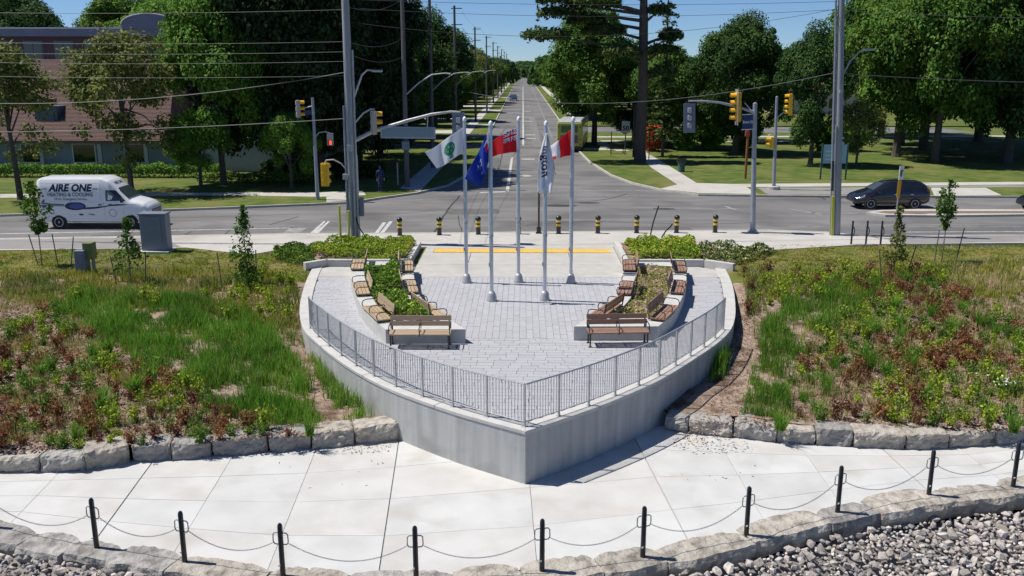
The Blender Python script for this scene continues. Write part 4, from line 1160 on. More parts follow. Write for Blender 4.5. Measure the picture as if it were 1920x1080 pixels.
def bike():
    t = thing('bike_post', 'b', 'bike rack')
    mb = MB(); mb.lathe([(.07,0),(.045,.01),(.045,1.1),(.02,1.14)], 10); mb.build('post', M_black, t, smooth=True)
    mb = MB(); mb.tube([(.0,.04,.86),(.10,.09,.80),(.15,.1,.66),(.15,.1,.52),(.10,.09,.4),(.0,.04,.36)], .022, 6); mb.build('hoop', M_black, t, smooth=True)
    return t
t0 = bike(); ls = ['left of three black bike posts beside the utility pole', 'middle of three black bike posts on the pavement edge', 'right of three black bike posts, nearest the sapling']
for k, x in enumerate((15.75,16.45,17.15)):
    if k == 0: t0.location = (x,42.4,0); tag(t0, ls[0], group='black bike posts')
    else: copy_tree(t0, (x,42.4,0), 0, ls[k], 'black bike posts')

# ================= PLANTS ON THE BANKS =================
def sample_poly(poly, n, rng):
    xs_ = [p[0] for p in poly]; ys_ = [p[1] for p in poly]; out = []
    X = rng.uniform(min(xs_), max(xs_), n*4); Y = rng.uniform(min(ys_), max(ys_), n*4); m = inside_np(X, Y, poly)
    return np.stack([X[m], Y[m]], 1)[:n]
def zarr(P): return np.array([hland(x, y) for x, y in P])
def nz(P, s, o=0): return np.array([noise.noise((x*s, y*s, o)) for x, y in P])
def grass_stuff(name, polys, dens, height, width, mats, seed, label=None, thr=None, nscale=.9, hvar=0.5, probs=None):
    rng = np.random.RandomState(seed); A = []
    for poly in polys:
        area = abs(sum(poly[i-1][0]*poly[i][1]-poly[i][0]*poly[i-1][1] for i in range(len(poly))))/2
        A.append(sample_poly(poly, int(area*dens), rng))
    P = np.concatenate(A)
    # tufts: blades gather round centres
    k = 7; P = np.repeat(P[::k], k, axis=0)+rng.normal(size=(len(P[::k])*k, 2))*.055
    P = np.concatenate([P[i:i+k] for i in range(0, len(P), k) if P[i:i+k, 1].min() > interp(P[i, 0], YB)+.5 or seed in (19, 20)])
    w = nz(P[::k], nscale, seed)
    w = np.repeat(w, k)[:len(P)]
    if thr is not None: m = w > thr; P, w = P[m], w[m]
    z = zarr(P[::k]); z = np.repeat(z, k)[:len(P)]
    pos = np.stack([P[:, 0], P[:, 1], z-.02], 1)
    h = height*(1+hvar*w*1.6)
    mi = None
    if len(mats) > 1:
        w2 = np.repeat(nz(P[::k], .55, seed+3), k)[:len(P)]+rng.normal(size=len(P))*.15
        mi = (w2 > 0.02).astype(np.int32)
        if len(mats) > 2: mi[(w2 < -.32)] = 2
    me = blades(name, pos, h, width, mats, seed=seed, mi=mi, lean=.30)
    o = link_mesh(name, me); tag(o, kind='stuff'); return o
G1 = [(-17.21, 31.34), (-15.86, 32.9), (-13.06, 32.53), (-9.6, 30.36), (-7.4, 27.27), (-5.51, 22.96), (-5.26, 21.61), (-5.79, 21.06), (-7, 21.59), (-8.14, 22.53), (-10.09, 24.66), (-11.81, 26.24), (-14.57, 28.67)]
G1b = [(-6.85, 27.47), (-6.45, 27.19), (-4.92, 24.46), (-3.8, 21.89), (-3.98, 21.63), (-4.81, 22.37), (-5.87, 24.58)]
G2 = [(10.36, 32.42), (12.81, 34.92), (14.3, 34.94), (12.34, 31.33), (10.04, 28.96), (8.31, 26.11), (6.78, 21.93), (5.73, 21.2), (5.63, 22.11), (6.95, 25.35), (8.06, 29.25)]
G2b = [(6.04, 27.03), (6.56, 27.59), (6.15, 25.73), (5.49, 24.99)]
SOIL_L = [(-8.35, 29.22), (-7.33, 28.92), (-6.37, 26.89), (-4.9, 22.11), (-3.77, 21.21), (-5.08, 21.02), (-5.48, 23.1), (-7.44, 27.43)]
SOIL_R = [(7.5, 30.74), (8.73, 30.76), (7.1, 25.49), (5.59, 22.05), (5.7, 21.32), (4.04, 21.12), (5.46, 24.08), (6.71, 27.04)]
UPL = [(-21.3, 35.32), (-15.16, 36.36), (-10.56, 35.92), (-8.79, 34.1), (-7.36, 28.23), (-8.68, 29.16), (-12.54, 31.22), (-15.4, 31.95), (-16.8, 30.8), (-19.58, 32.29)]
UPR = [(9.15, 36.16), (13.67, 36.21), (22.13, 38.9), (18.8, 32.75), (15.61, 32.71), (13.41, 32.68), (10.41, 32.65), (7.87, 30.38)]
ALL_L = [(-24,18.9+.9),(-20,20.3)]+[(-12.62, 20), (-7.7, 20.78), (-5.12, 21.19), (-5.87, 21.36), (-7.09, 21.89), (-8.25, 22.84), (-10.23, 25), (-11.97, 26.59), (-14.76, 29.04), (-17.43, 31.74), (-19.25, 33.84), (-20.51, 33.83)]+[(-24,30)]
ALL_R = [(5.65, 22.25), (7.09, 22.38), (12.82, 21.54)]+[(22,25.8),(26,34)]+[(20.42, 35.66), (15.1, 34.28), (13.68, 33.85), (10.2, 29.44), (8.28, 26.01), (6.74, 21.69)]
def grown(poly, k):
    cx = sum(p[0] for p in poly)/len(poly); cy = sum(p[1] for p in poly)/len(poly)
    return [(cx+(p[0]-cx)*k, cy+(p[1]-cy)*k) for p in poly]
def ragged(poly):
    P = [Vector((*p, 0)) for p in poly]; P = resample(P+[P[0]], step=.35)[:-1]
    return [(p.x+.28*noise.noise((p.x*1.3,p.y*1.3,4)), p.y+.6*noise.noise((p.x*1.1,p.y*1.1,8))) for p in P]
grass_stuff('grass_band', [ragged(G1), G1b], 520, .36, .017, [M_gr1, M_gr1b, M_gr1], 11, thr=-.38, hvar=.9)
grass_stuff('grass_band', [ragged(G2), G2b], 520, .36, .017, [M_gr1, M_gr1b, M_gr1], 12, thr=-.38, hvar=.9)
grass_stuff('grass_fringe', [ragged(grown(G1,1.22)), ragged(grown(G2,1.25))], 110, .27, .015, [M_gr1, M_gr2, M_gr3], 21, thr=-.05, hvar=.8)
grass_stuff('meadow_grass', [UPL], 300, .28, .022, [M_gr2, M_gr3], 13, thr=-.32)
grass_stuff('meadow_grass', [UPR], 260, .26, .022, [M_gr2, M_gr3], 14, thr=-.25)
grass_stuff('sparse_grass', [ALL_L], 210, .20, .014, [M_gr3, M_gr2, M_gr1], 15, thr=-.06, nscale=1.1)
grass_stuff('sparse_grass', [ALL_R], 240, .20, .014, [M_gr3, M_gr2, M_gr2], 16, thr=-.10, nscale=1.1)
grass_stuff('dry_stalks', [ALL_L, ALL_R, UPL, UPR], 150, .26, .010, [M_straw], 17, thr=-.1)
grass_stuff('soil_weeds', [SOIL_L, SOIL_R], 55, .09, .012, [M_gr3, M_straw], 18, thr=.12)
LAWN_L = [(-24,34.6),(-24,38.0)]+[(-24.2, 40.43), (-15.73, 41.04), (-12.26, 39.48), (-11.11, 40.59), (-9.06, 37.92), (-8.61, 34.7), (-14.72, 35.29), (-20.85, 34.56)]
grass_stuff('meadow_grass', [[(-23,20.5),(-23,34),(-46,33),(-46,17)], [(22,25.5),(22,36),(46,38),(46,29)]], 50, .30, .03, [M_gr3, M_gr1, M_gr2], 22, thr=-.3)
LAWN_R = [(8.74, 35.38), (8.96, 37.6), (10.15, 39.86), (11.46, 42.14), (15.79, 42.19), (24.07, 42.55), (21.36, 37.53), (13.38, 35.44)]
grass_stuff('lawn_blades', [LAWN_L], 420, .07, .022, [M_gr3, M_gr2, M_straw], 19)
grass_stuff('lawn_blades', [LAWN_R], 420, .07, .022, [M_gr2, M_gr3, M_straw], 20)
# shreds of bark lying on the bank and spilt on the path
rng = np.random.RandomState(3)
def chips(name, polys, dens, size, zf, m, seed):
    rng = np.random.RandomState(seed); A = []
    for poly in polys:
        area = abs(sum(poly[i-1][0]*poly[i][1]-poly[i][0]*poly[i-1][1] for i in range(len(poly))))/2
        A.append(sample_poly(poly, int(area*dens), rng))
    P = np.concatenate(A); z = np.array([zf(x, y) for x, y in P])
    nn = rng.normal(size=(len(P), 3))*.5; nn[:, 2] += 1
    me = leaf_mesh(name, np.column_stack([P, z+.012]), nn, size, m, aspect=2.6, seed=seed); o = link_mesh(name, me); tag(o, kind='stuff')
M_chip = mat('bark_chips', (.42,.31,.24), (.20,.13,.09), rough=.95, scale=3, ivar=.5)
chips('bark_chips', [ALL_L, ALL_R], 260, .05, hland, M_chip, 31)
chips('bark_chips', [SOIL_L, SOIL_R], 140, .035, hland, M_chip, 32)
chips('spilt_bark', [[(-4.67, 21.47), (-3.38, 21.66), (-3.41, 21.16), (-3.9, 21.02), (-4.39, 21.08)], [(4, 22.12), (4.6, 22.49), (4.9, 21.86), (4.25, 21.34), (3.9, 21.51)]], 110, .03, lambda x, y: ZL, M_chip, 33)
chips('spilt_bark', [[(-6.32, 20.42), (-3.83, 21.41), (-3.02, 19.58), (-4.38, 18.74), (-6.07, 19.54)], [(3.41, 21.17), (5.8, 21.53), (5.73, 19.68), (3.42, 19.51)]], 2.2, .03, lambda x, y: ZL, M_chip, 34)

# ---- small shrubs, one by one ----
def shrub_mesh(name, r, h, nleaf, leaf, m, seed, stems=True):
    rng = np.random.RandomState(seed); n = nleaf; a = rng.rand(n)*2*PI; u = rng.rand(n)**.5; zz = rng.rand(n)**.7
    k = rng.randint(0, 16, n); sa = rng.rand(16)*2*PI; sr = rng.rand(16)**.6*r; sh = h*(.55+.5*rng.rand(16))
    t = zz*sh[k]; rad = sr[k]*(t/h)**.8
    P = np.stack([np.cos(sa[k])*rad, np.sin(sa[k])*rad, t], 1)+rng.normal(size=(n, 3))*r*.13
    N_ = rng.normal(size=(n, 3)); N_[:, 2] += .8
    P[:, 2] = np.maximum(P[:, 2], .01)
    return leaf_mesh(name, P, N_, leaf, m, aspect=1.7, seed=seed)
def clump_mesh(name, r, h, nb, w, m, seed):
    rng = np.random.RandomState(seed); a = rng.rand(nb)*2*PI; q = rng.rand(nb)**.6*r*.45
    P = np.stack([np.cos(a)*q, np.sin(a)*q, np.zeros(nb)], 1); me = blades(name, P, h, w, [m], seed=seed, lean=.9); return me
KINDS = {'russet': [shrub_mesh('leaves', .30, .40, 260, .045, M_leaf_r, 40+i) for i in range(4)],
         'maroon': [shrub_mesh('leaves', .26, .40, 230, .042, M_leaf_rd, 50+i) for i in range(3)],
         'green': [shrub_mesh('leaves', .30, .36, 260, .045, M_leaf_g, 60+i) for i in range(3)],
         'yellow': [shrub_mesh('leaves', .26, .42, 240, .045, M_leaf_y, 70+i) for i in range(3)],
         'tuft': [clump_mesh('leaves', .26, .42, 150, .016, M_gr1, 80+i) for i in range(3)],
         'dull': [shrub_mesh('leaves', .24, .22, 170, .04, M_leaf, 90+i) for i in range(3)]}
NM = {'russet': ('russet_shrub','russet shrub','shrub'), 'maroon': ('maroon_shrub','maroon shrub','shrub'),
      'green': ('green_shrub','dull green shrub','shrub'), 'yellow': ('yellow_shrub','yellow green shrub','shrub'),
      'tuft': ('grass_clump','lush grass clump','grass'), 'dull': ('groundcover_plant','flat green plant','plant')}
rr = random.Random(12)
def scatter(kind, poly, n, side, smin=.7, smax=1.3, mind=.34, taken=[]):
    k = 0; xs_ = [p[0] for p in poly]; ys_ = [p[1] for p in poly]; tries = 0
    while k < n and tries < n*30:
        tries += 1; x, y = rr.uniform(min(xs_), max(xs_)), rr.uniform(min(ys_), max(ys_))
        if not inside((x, y), poly) or abs(x) > 17: continue
        if noise.noise((x*.35, y*.35, {'russet':1,'maroon':1.2,'green':7,'yellow':9,'tuft':11,'dull':7}[kind])) < -.12: continue
        if any((x-a)**2+(y-b)**2 < mind**2 for a, b in taken): continue
        taken.append((x, y)); nm, lb, ct = NM[kind]
        s = rr.uniform(smin, smax); o = link_mesh(nm, rr.choice(KINDS[kind]), loc=(x, y, hland(x, y)-.02), rot=(0,0,rr.uniform(0,6.28)), scale=(s,s,s*rr.uniform(.9,1.6)))
        yb_ = interp(x, YB); v_ = (y-yb_)/14
        row = 'just behind the stone blocks' if v_ < .13 else ('low on the bank' if v_ < .28 else ('halfway up the bank' if v_ < .5 else 'high up near the lawn'))
        ax = abs(x); colm = 'near the prow' if ax < 6.5 else ('towards the middle' if ax < 9.5 else ('further out' if ax < 12.5 else 'by the picture edge'))
        sz_ = 'small' if s < .8 else ('middling' if s < 1.02 else 'large')
        tag(o, f'{sz_} {lb}, {side} side, {row}, {colm}', ct, lb+f', {side} bank'); k += 1
for P_, sd in ((ALL_L,'left'), (ALL_R,'right')):
    scatter('russet', P_, 62, sd, .55, 1.3); scatter('maroon', P_, 44, sd, .5, 1.1); scatter('green', P_, 60, sd, .6, 1.2); scatter('yellow', P_, 50 if sd == 'left' else 85, sd, .6, 1.25); scatter('tuft', P_, 26, sd, .7, 1.25); scatter('dull', P_, 60, sd)
scatter('yellow', UPR, 40, 'right', .7, 1.2); scatter('yellow', UPL, 40, 'left', .7, 1.2); scatter('maroon', UPR, 25, 'right')
# white flowered plant on the right
t = thing('daisy_clump', 'dark green clump dotted with white daisies near the right edge', 'plant', (*(13.807, 24.366), hland(*(13.807, 24.366))))
link_mesh('leaves', KINDS['green'][0], t, scale=(1.5,1.5,1.2))
rg = np.random.RandomState(8); P = np.column_stack([rg.normal(size=(22,2))*.24, .36+rg.rand(22)*.12]); n_ = rg.normal(size=(22,3))*.3; n_[:,1] -= .6; n_[:,2] += 1
tag(link_mesh('flowers', leaf_mesh('flowers', P, n_, .06, mat('petal_white', (.8,.8,.72)), aspect=1.1), t), kind='stuff')

# ---- shrubs of the raised beds ----
def bed_fill(name, label, poly, n, h, z0, m, m2, seed, leaf=.07, m3=None, part=None):
    rng = np.random.RandomState(seed); P = sample_poly(poly, n, rng)
    c = sample_poly(poly, max(8, int(n/160)), rng)       # bushes
    d = np.sqrt(((P[:, None, :]-c[None])**2).sum(2)).min(1)
    hh = h*np.clip(1.1-(d/.42)**2*.75, .25, 1.1)
    z = z0+hh*(rng.rand(len(P))**.35)
    mi = (rng.rand(len(P)) < .28).astype(np.int32)
    if m3: mi[rng.rand(len(P)) < .2] = 2
    N_ = rng.normal(size=(len(P), 3))*.7; N_[:, 2] += .7
    me = leaf_mesh(name, np.column_stack([P, z]), N_, leaf, m, mats=[m, m2]+([m3] if m3 else []), mi=mi, seed=seed)
    o = link_mesh(name, me)
    return o
o = bed_fill('hedge', '', [(-5.0,41.2),(-5.0,37.35),(-8.0,37.3),(-9.2,38.2),(-9.6,41.0)], 11000, .42, .24, M_leaf_y, M_leaf_b, 41, .075, M_gr2); tag(o, 'low bright yellow green hedge filling the left raised bed', 'hedge')
o = bed_fill('hedge', '', [(-9.2,38.2),(-9.6,41.0),(-11.6,41.0),(-11.0,38.6),(-9.4,37.2),(-8.6,37.3)], 3600, .34, .0, M_leaf, M_leaf_g, 42, .08); tag(o, 'straggling darker green shrubs at the left end of the hedge', 'hedge')
o = bed_fill('hedge', '', [(4.75,41.2),(4.75,37.45),(7.6,37.45),(8.0,41.2)], 10000, .42, .24, M_leaf_y, M_leaf_b, 43, .075, M_gr2); tag(o, 'low bright yellow green hedge filling the right raised bed', 'hedge')
o = bed_fill('hedge', '', [(8.0,41.2),(7.7,37.4),(8.6,37.2),(10.4,38.8),(11.6,40.6),(9.6,41.2)], 3400, .36, .08, M_leaf_d, M_leaf_g, 44, .08, M_straw); tag(o, 'straggling dark shrubs at the right end of the hedge', 'hedge')
# planting inside the crescent planters
def inset(poly, k):
    cx = sum(p[0] for p in poly)/len(poly); cy = sum(p[1] for p in poly)/len(poly); return [(cx+(p[0]-cx)*k, cy+(p[1]-cy)*k) for p in poly]
o = bed_fill('planter_shrubs', '', inset(hole1,.98), 6200, .50, .34, M_leaf_b, M_leaf, 45, .08, M_leaf_y); tag(o, 'dense dark green leafy shrubs growing in the left planter', 'shrub')
o = bed_fill('planter_shrubs', '', inset(hole2,.98), 3800, .22, .34, M_leaf_o, M_gr2, 46, .05, M_straw); tag(o, 'sparse olive and straw coloured plants growing in the right planter', 'shrub')

# ---- staked saplings ----
def sapling(label, x, y, h, crown, stakes, m, seed, low=.35, wid=.32, dens=1.0, leaf=.10, cone=True):
    z = hland(x, y); t = thing('sapling', label, 'sapling', (x, y, z)); rng = np.random.RandomState(seed)
    mb = MB(); mb.tube([(0,0,0),(.02,.01,h*.35),(-.02,0,h*.7),(.01,0,h*.97)], [.028,.022,.014,.005], 6)
    for k in range(16):
        zz = h*(low+.6*rng.rand()); a = rng.rand()*6.28; l = wid*.9*(1-.6*(zz/h-low)); mb.tube([(0,0,zz),(l*math.cos(a),l*math.sin(a),zz+l*.7)], [.008,.003], 4)
    mb.build('trunk', M_bark_l, t)
    n = int(520*dens); u = rng.rand(n); zz = h*(low+(1.02-low)*u); r = wid*(crown(u))*(.35+.75*rng.rand(n)**.5); a = rng.rand(n)*6.28
    cl = np.floor(rng.rand(n)*16); ca = rng.rand(16)*6.28; cu = rng.rand(16); k_ = cl.astype(int); m_ = rng.rand(n) < .7; u = np.where(m_, cu[k_]+rng.normal(size=n)*.055, u).clip(0,1.02); zz = h*(low+(1.02-low)*u); rb = rng.rand(16)**.5; r = np.where(m_, wid*crown(u)*(.3+.8*rb[k_])+rng.normal(size=n)*wid*.13, wid*crown(u)*.8*rng.rand(n)); a = np.where(m_, ca[k_]+rng.normal(size=n)*.35, a)
    P = np.column_stack([np.cos(a)*r, np.sin(a)*r, zz]); N_ = rng.normal(size=(n,3))*.7; N_[:,2] += .5
    link_mesh('crown', leaf_mesh('crown', P, N_, leaf, m, seed=seed, aspect=1.4), t)
    for k, (sx, sy, sh, lx) in enumerate(stakes):
        o = MB(); o.tube([(0,0,-.05),(lx,0,sh)], .022, 6); st = o.build('stake', M_uwood, origin=(x+sx, y+sy, z))
        tag(st, f'thin wooden stake, {ORD[k]} from the left, by the '+' '.join(label.split()[:6]), 'stake', 'wooden tree stakes')
    return t
oval = lambda u: np.sin(np.clip(u,0,1)*PI)**.6
lean = lambda u: np.clip(1.15-u, .12, 1)
sapling('tall leafy sapling at the far left of the lawn', -20.6, 37.3, 3.5, oval, [(-.15,0,1.35,-.25),(.65,.1,1.35,-.1),(1.25,0,1.25,.25)], M_leaf, 1, low=.40, wid=.60, dens=2.0, leaf=.11)
sapling('low sapling in front of the big grey cabinet', -15.4, 34.1, 2.6, lean, [(-.55,0,1.2,-.15),(.55,0,1.3,.15)], M_leaf, 2, low=.26, wid=.62, dens=1.4, leaf=.10)
sapling('slender bushy conifer like sapling left of the left bed', -10.7, 33.8, 3.1, lean, [(-1.0,0,1.4,-.1),(.35,0,1.5,.06)], M_leaf, 3, low=.02, wid=.66, dens=3.4, leaf=.085)
sapling('slim leafy sapling right of the bike posts', 14.95, 35.4, 2.85, lean, [(-.45,0,1.2,-.2),(.5,0,1.35,.3)], M_leaf_o, 4, low=.25, wid=.46, dens=2.0, leaf=.09)
sapling('oval crowned sapling on the right lawn', 18.3, 38.5, 3.45, oval, [(-.3,0,1.4,.05),(.62,0,1.5,.2)], M_leaf, 5, low=.42, wid=.46, dens=1.9, leaf=.10)

# ================= VEHICLES =================
class Loft:
    """car body from stations (x, z_bottom, z_belt, z_top, half_width_bottom, half_width_belt, half_width_top); +x is the front"""
    def __init__(s, st): s.st = st
    def at(s, x):
        st = s.st
        if x <= st[0][0]: return st[0]
        for i in range(1, len(st)):
            if x <= st[i][0]:
                t = (x-st[i-1][0])/(st[i][0]-st[i-1][0]); return tuple(a*(1-t)+b*t for a, b in zip(st[i-1], st[i]))
        return st[-1]
    def ring(s, q):
        x, zb, zl, zt, wb, wl, wt = q; h = zl-zb
        half = [(wb*.86, zb), (wb*.97, zb+.05), (wb, zb+h*.25), (wl*1.012, zb+h*.6), (wl, zl), (wl+(wt-wl)*.5+.015, zl+(zt-zl)*.5), (wt+.0, zt-.10*min(1,(zt-zl)*2)), (wt-.06, zt-.03*min(1,(zt-zl)*3)), (wt*.6, zt+.012)]
        return [(x, -y, z) for y, z in half]+[(x, y, z) for y, z in reversed(half)]
    def body(s, name, m, parent, n=44):
        x0, x1 = s.st[0][0], s.st[-1][0]
        xs_ = sorted(set([q[0] for q in s.st]+[x0+(x1-x0)*i/n for i in range(n+1)]))
        mb = MB(); k = None; V = []
        for x in xs_: r = s.ring(s.at(x)); k = len(r); V += r
        F = [(i*k+j, (i+1)*k+j, (i+1)*k+(j+1)%k, i*k+(j+1)%k) for i in range(len(xs_)-1) for j in range(k)]
        F = [f[::-1] for f in F]
        F += [tuple(range(k-1,-1,-1))[::-1], tuple(range((len(xs_)-1)*k, len(xs_)*k))[::-1]]
        mb.add(V, F); o = mb.build(name, m, parent, smooth=True)
        import bmesh
        bm = bmesh.new(); bm.from_mesh(o.data); bmesh.ops.recalc_face_normals(bm, faces=bm.faces); bm.to_mesh(o.data); bm.free()
        return o
    def side(s, x, z, sg, off=.008):
        r = [p for p in s.ring(s.at(x)) if p[1] < 0]; w = r[-1][1]
        for a, b in zip(r, r[1:]):
            if a[2] <= z <= b[2]:
                t = (z-a[2])/max(1e-6, b[2]-a[2]); w = a[1]*(1-t)+b[1]*t; break
        return (x, sg*(abs(w)+off), z)
    def patch(s, name, m, parent, poly, sg, off=.008, sub=3):
        """polygon in (x,z) laid on the side as a thin slab"""
        P = []
        for i in range(len(poly)):
            a, b = poly[i], poly[(i+1)%len(poly)]
            for k in range(sub): P.append((a[0]+(b[0]-a[0])*k/sub, a[1]+(b[1]-a[1])*k/sub))
        mb = MB(); n = len(P); o_ = [s.side(x, z, sg, off) for x, z in P]; i_ = [s.side(x, z, sg, -.02) for x, z in P]
        cx, cz = sum(p[0] for p in P)/n, sum(p[1] for p in P)/n; c = s.side(cx, cz, sg, off+.004)
        V = o_+i_+[c]; F = []
        for i in range(n):
            j = (i+1) % n
            F += [(2*n, i, j) if sg < 0 else (2*n, j, i), (i, n+i, n+j, j)]
        mb.add(V, F); return mb.build(name, m, parent)
    def top(s, x, y, off=.006): q = s.at(x); return (x, y, q[3]+.012-.03*(abs(y)/max(.1,q[6]))**2+off)
def wheel(t, x, y, r, w=.2, rim=M_rim, spokes=6):
    sg = 1 if y > 0 else -1
    a = MB(); a.lathe([(r+.055,-.05),(r+.055,.0)], 26, c=(x, y+sg*.001, r), axis='Y') if sg > 0 else a.lathe([(r+.055,0),(r+.055,.05)], 26, c=(x, y-.001, r), axis='Y')
    a.build('wheel_arch', M_lens, t)
    wo = MB(); y0 = y-sg*w+sg*.045; y1 = y+sg*.045
    prof = [(r*.62, y0), (r*.96, y0), (r, y0+sg*.03), (r, y1-sg*.03), (r*.95, y1), (r*.66, y1)]
    wo.lathe(prof, 26, c=(x, 0, r), axis='Y'); wh_ = wo.build('tyre', M_rubber, t, smooth=True)
    m = MB(); m.lathe([(r*.66, y1-sg*.05), (r*.66, y1+sg*.002), (r*.58, y1+sg*.004), (r*.56, y1-sg*.03), (r*.14, y1-sg*.03), (r*.12, y1+sg*.006), (.01, y1+sg*.008)], 26, c=(x, 0, r), axis='Y')
    for k in range(spokes):
        th = 2*PI*k/spokes; c_, s_ = math.cos(th), math.sin(th)
        m.obox((x+c_*r*.36, y1-sg*.012, r+s_*r*.36), (r*.5, .02, r*.13), ry=-th)
    m.build('rim', rim, wh_)
    return wh_
def vehicle(name, label, cat, st, loc, rz, paint, wheels, r, rim=M_rim, group=None):
    t = thing(name, label, cat, loc, rz, group); L_ = Loft(st); L_.body('body', paint, t)
    for x in wheels:
        for sg in (-1, 1): wheel(t, x, sg*(L_.at(x)[4]+.0), r, rim=rim)
    return t, L_
def quad_top(L_, name, m, t, x0, x1, w0, w1, off=.006):
    mb = MB(); mb.grid(lambda u, v: L_.top(x0+(x1-x0)*u, -(w0+(w1-w0)*u)+2*(w0+(w1-w0)*u)*v, off), 6, 8); return mb.build(name, m, t)

# --- delivery van, facing right ---
VS = [(-3.10,.62,1.35,2.45,.86,.90,.84),(-3.04,.42,1.42,2.60,.96,1.0,.90),(-2.9,.36,1.45,2.68,.99,1.02,.93),(.45,.34,1.45,2.70,1.0,1.02,.93),(.85,.34,1.43,2.55,1.0,1.02,.90),
      (1.28,.34,1.36,2.16,1.0,1.01,.84),(1.95,.34,1.32,1.56,1.0,1.0,.86),(2.35,.36,1.26,1.47,.98,.98,.84),(2.75,.38,1.15,1.36,.95,.95,.8),(2.98,.42,1.0,1.20,.90,.88,.72),(3.06,.46,.9,1.06,.84,.82,.66)]
van, LV = vehicle('delivery_van', 'white high roof delivery van with navy lettering driving past the grey cabinet', 'van', VS, (-22.68,47.75,ZR), R(.5), M_white, (-2.0,1.95), .37)
van.scale = (.955, 1, 1)
for sg in (-1, 1):
    LV.patch('side_window', M_glass, van, [(.72,1.50),(1.78,1.50),(1.62,1.66),(1.28,2.02),(1.18,2.06),(.72,2.06)], sg)
    for nm_, x0_, x1_, z0_, z1_ in [('door_handle',.86,1.06,1.27,1.33),('door_handle',.28,.48,1.27,1.33)]: LV.patch(nm_, M_lens, van, [(x0_,z0_),(x1_,z0_),(x1_,z1_),(x0_,z1_)], sg, .02, 1)
    for x_ in (.58, 1.62 ): 
        LV.patch('door_seam', M_greyprint, van, [(x_,.45),(x_+.014,.45),(x_+.014,1.45),(x_,1.45)], sg, .003)
    # raised panel frame on the side
    for poly in ([(-2.9,2.42),(.42,2.42),(.42,2.45),(-2.9,2.45)], [(-2.9,1.43),(.35,1.43),(.35,1.455),(-2.9,1.455)], [(.42,1.5),(.445,1.5),(.445,2.42),(.42,2.42)]):
        LV.patch('panel_moulding', mat('van_panel_shade', (.62,.65,.70), rough=.4), van, poly, sg, .012)
    LV.patch('headlight', M_chrome, van, [(2.62,.98),(2.93,.86),(2.96,1.02),(2.66,1.17)], sg, .006)
    LV.patch('stripe', M_navy, van, [(-2.95,1.36),(-2.3,1.30),(-1.6,1.29),(-1.6,1.34),(-2.3,1.36),(-2.95,1.43)], sg, .006, 4)
    LV.patch('stripe', M_navy, van, [(-2.9,1.24),(-1.6,1.22),(-1.6,1.26),(-2.9,1.29)], sg, .006, 4)
    pts = [(-.75+ (3.3)*i/16) for i in range(17)]; zc = lambda x: 1.12+.20*sstep((x+.2)/1.6)-.03*max(0,-(x+.1))
    LV.patch('stripe', M_navy, van, [(x, zc(x)-.025-.02*(x<.6)) for x in pts]+[(x, zc(x)+.015+.035*(x<.4)) for x in reversed(pts)], sg, .006, 1)
    ov = [(-1.0+.58*math.cos(a*PI/12), 1.23+.22*math.sin(a*PI/12)) for a in range(24)]
    LV.patch('oval_emblem', M_navy, van, ov, sg, .009, 1)
    LV.patch('oval_emblem_centre', mat('print_midblue', (.06,.10,.30), rough=.4), van, [(-.92+.42*math.cos(a*PI/10), 1.23+.13*math.sin(a*PI/10)) for a in range(20)], sg, .013, 1)
    rg_ = [(1.05+.21*math.cos(a*PI/12), .86+.21*math.sin(a*PI/12)) for a in range(24)]; ri = [(1.05+.18*math.cos(a*PI/12), .86+.18*math.sin(a*PI/12)) for a in range(24)]
    mb = MB(); V = [LV.side(x,z,sg,.008) for x, z in rg_]+[LV.side(x,z,sg,.008) for x, z in ri]
    mb.add(V, [(i,(i+1)%24,24+(i+1)%24,24+i) for i in range(24)]); mb.build('ring_emblem', M_greyprint, van)
    def onv(x0, z0, flip):
        return lambda tx, ty, h: LV.side(x0+(tx if flip < 0 else -tx), z0+ty, flip, .010+abs(h))
    lettering('lettering', 'AIRE ONE', M_navy, van, fn=onv(-1.22, 2.17, sg), size=.52, extrude=.001, shear=.25, bold=.022, width=2.45)
    lettering('lettering', '–', M_navy, van, fn=onv(-2.62, 2.16, sg), size=.5, extrude=.001, bold=.005)
    lettering('lettering', '–', M_navy, van, fn=onv(.18, 2.16, sg), size=.5, extrude=.001, bold=.005)
    lettering('lettering', 'HEATING & COOLING', M_greyprint, van, fn=onv(-1.22, 1.83, sg), size=.28, extrude=.001, bold=.008, width=2.5)
    lettering('lettering', '24 Hr. Emergency Service', M_greyprint, van, fn=onv(-1.22, 1.60, sg), size=.19, extrude=.001, bold=.003, width=1.8)
    lettering('lettering', 'YORK', M_greyprint, van, fn=onv(-.15, .78, sg), size=.12, extrude=.001, bold=.003, width=.36)
    LV.patch('small_emblem', M_navy, van, [(-.72+.13*math.cos(a*PI/8), .78+.05*math.sin(a*PI/8)) for a in range(16)], sg, .009, 1)
    mb = MB(); mb.obox((1.62, sg*1.10, 1.56), (.12,.16,.26)); mb.obox((1.64, sg*1.03, 1.48), (.05,.12,.05)); mb.build('wing_mirror', M_lens, van, bevel=.02)
    LV.patch('tail_light', mat('tail_light_red', (.35,.01,.01), rough=.25), van, [(-3.05,1.5),(-2.95,1.5),(-2.93,2.0),(-3.03,2.0)], sg, .006, 2)
quad_top(LV, 'windscreen', M_glass_s, van, 1.33, 1.90, .72, .80, .045)
lettering('lettering', 'AIRE ONE', M_navy, van, fn=lambda tx, ty, h: LV.top(1.06-ty*.8, tx, .012), size=.24, extrude=.001, bold=.004, width=1.0)
mb = MB(); mb.box(3.0,-.62,.70,3.075,.62,1.02); mb.build('grille', M_lens, van, bevel=.02)
mb = MB(); mb.box(2.9,-.9,.38,3.12,.9,.62); mb.build('bumper', M_lens, van, bevel=.05)
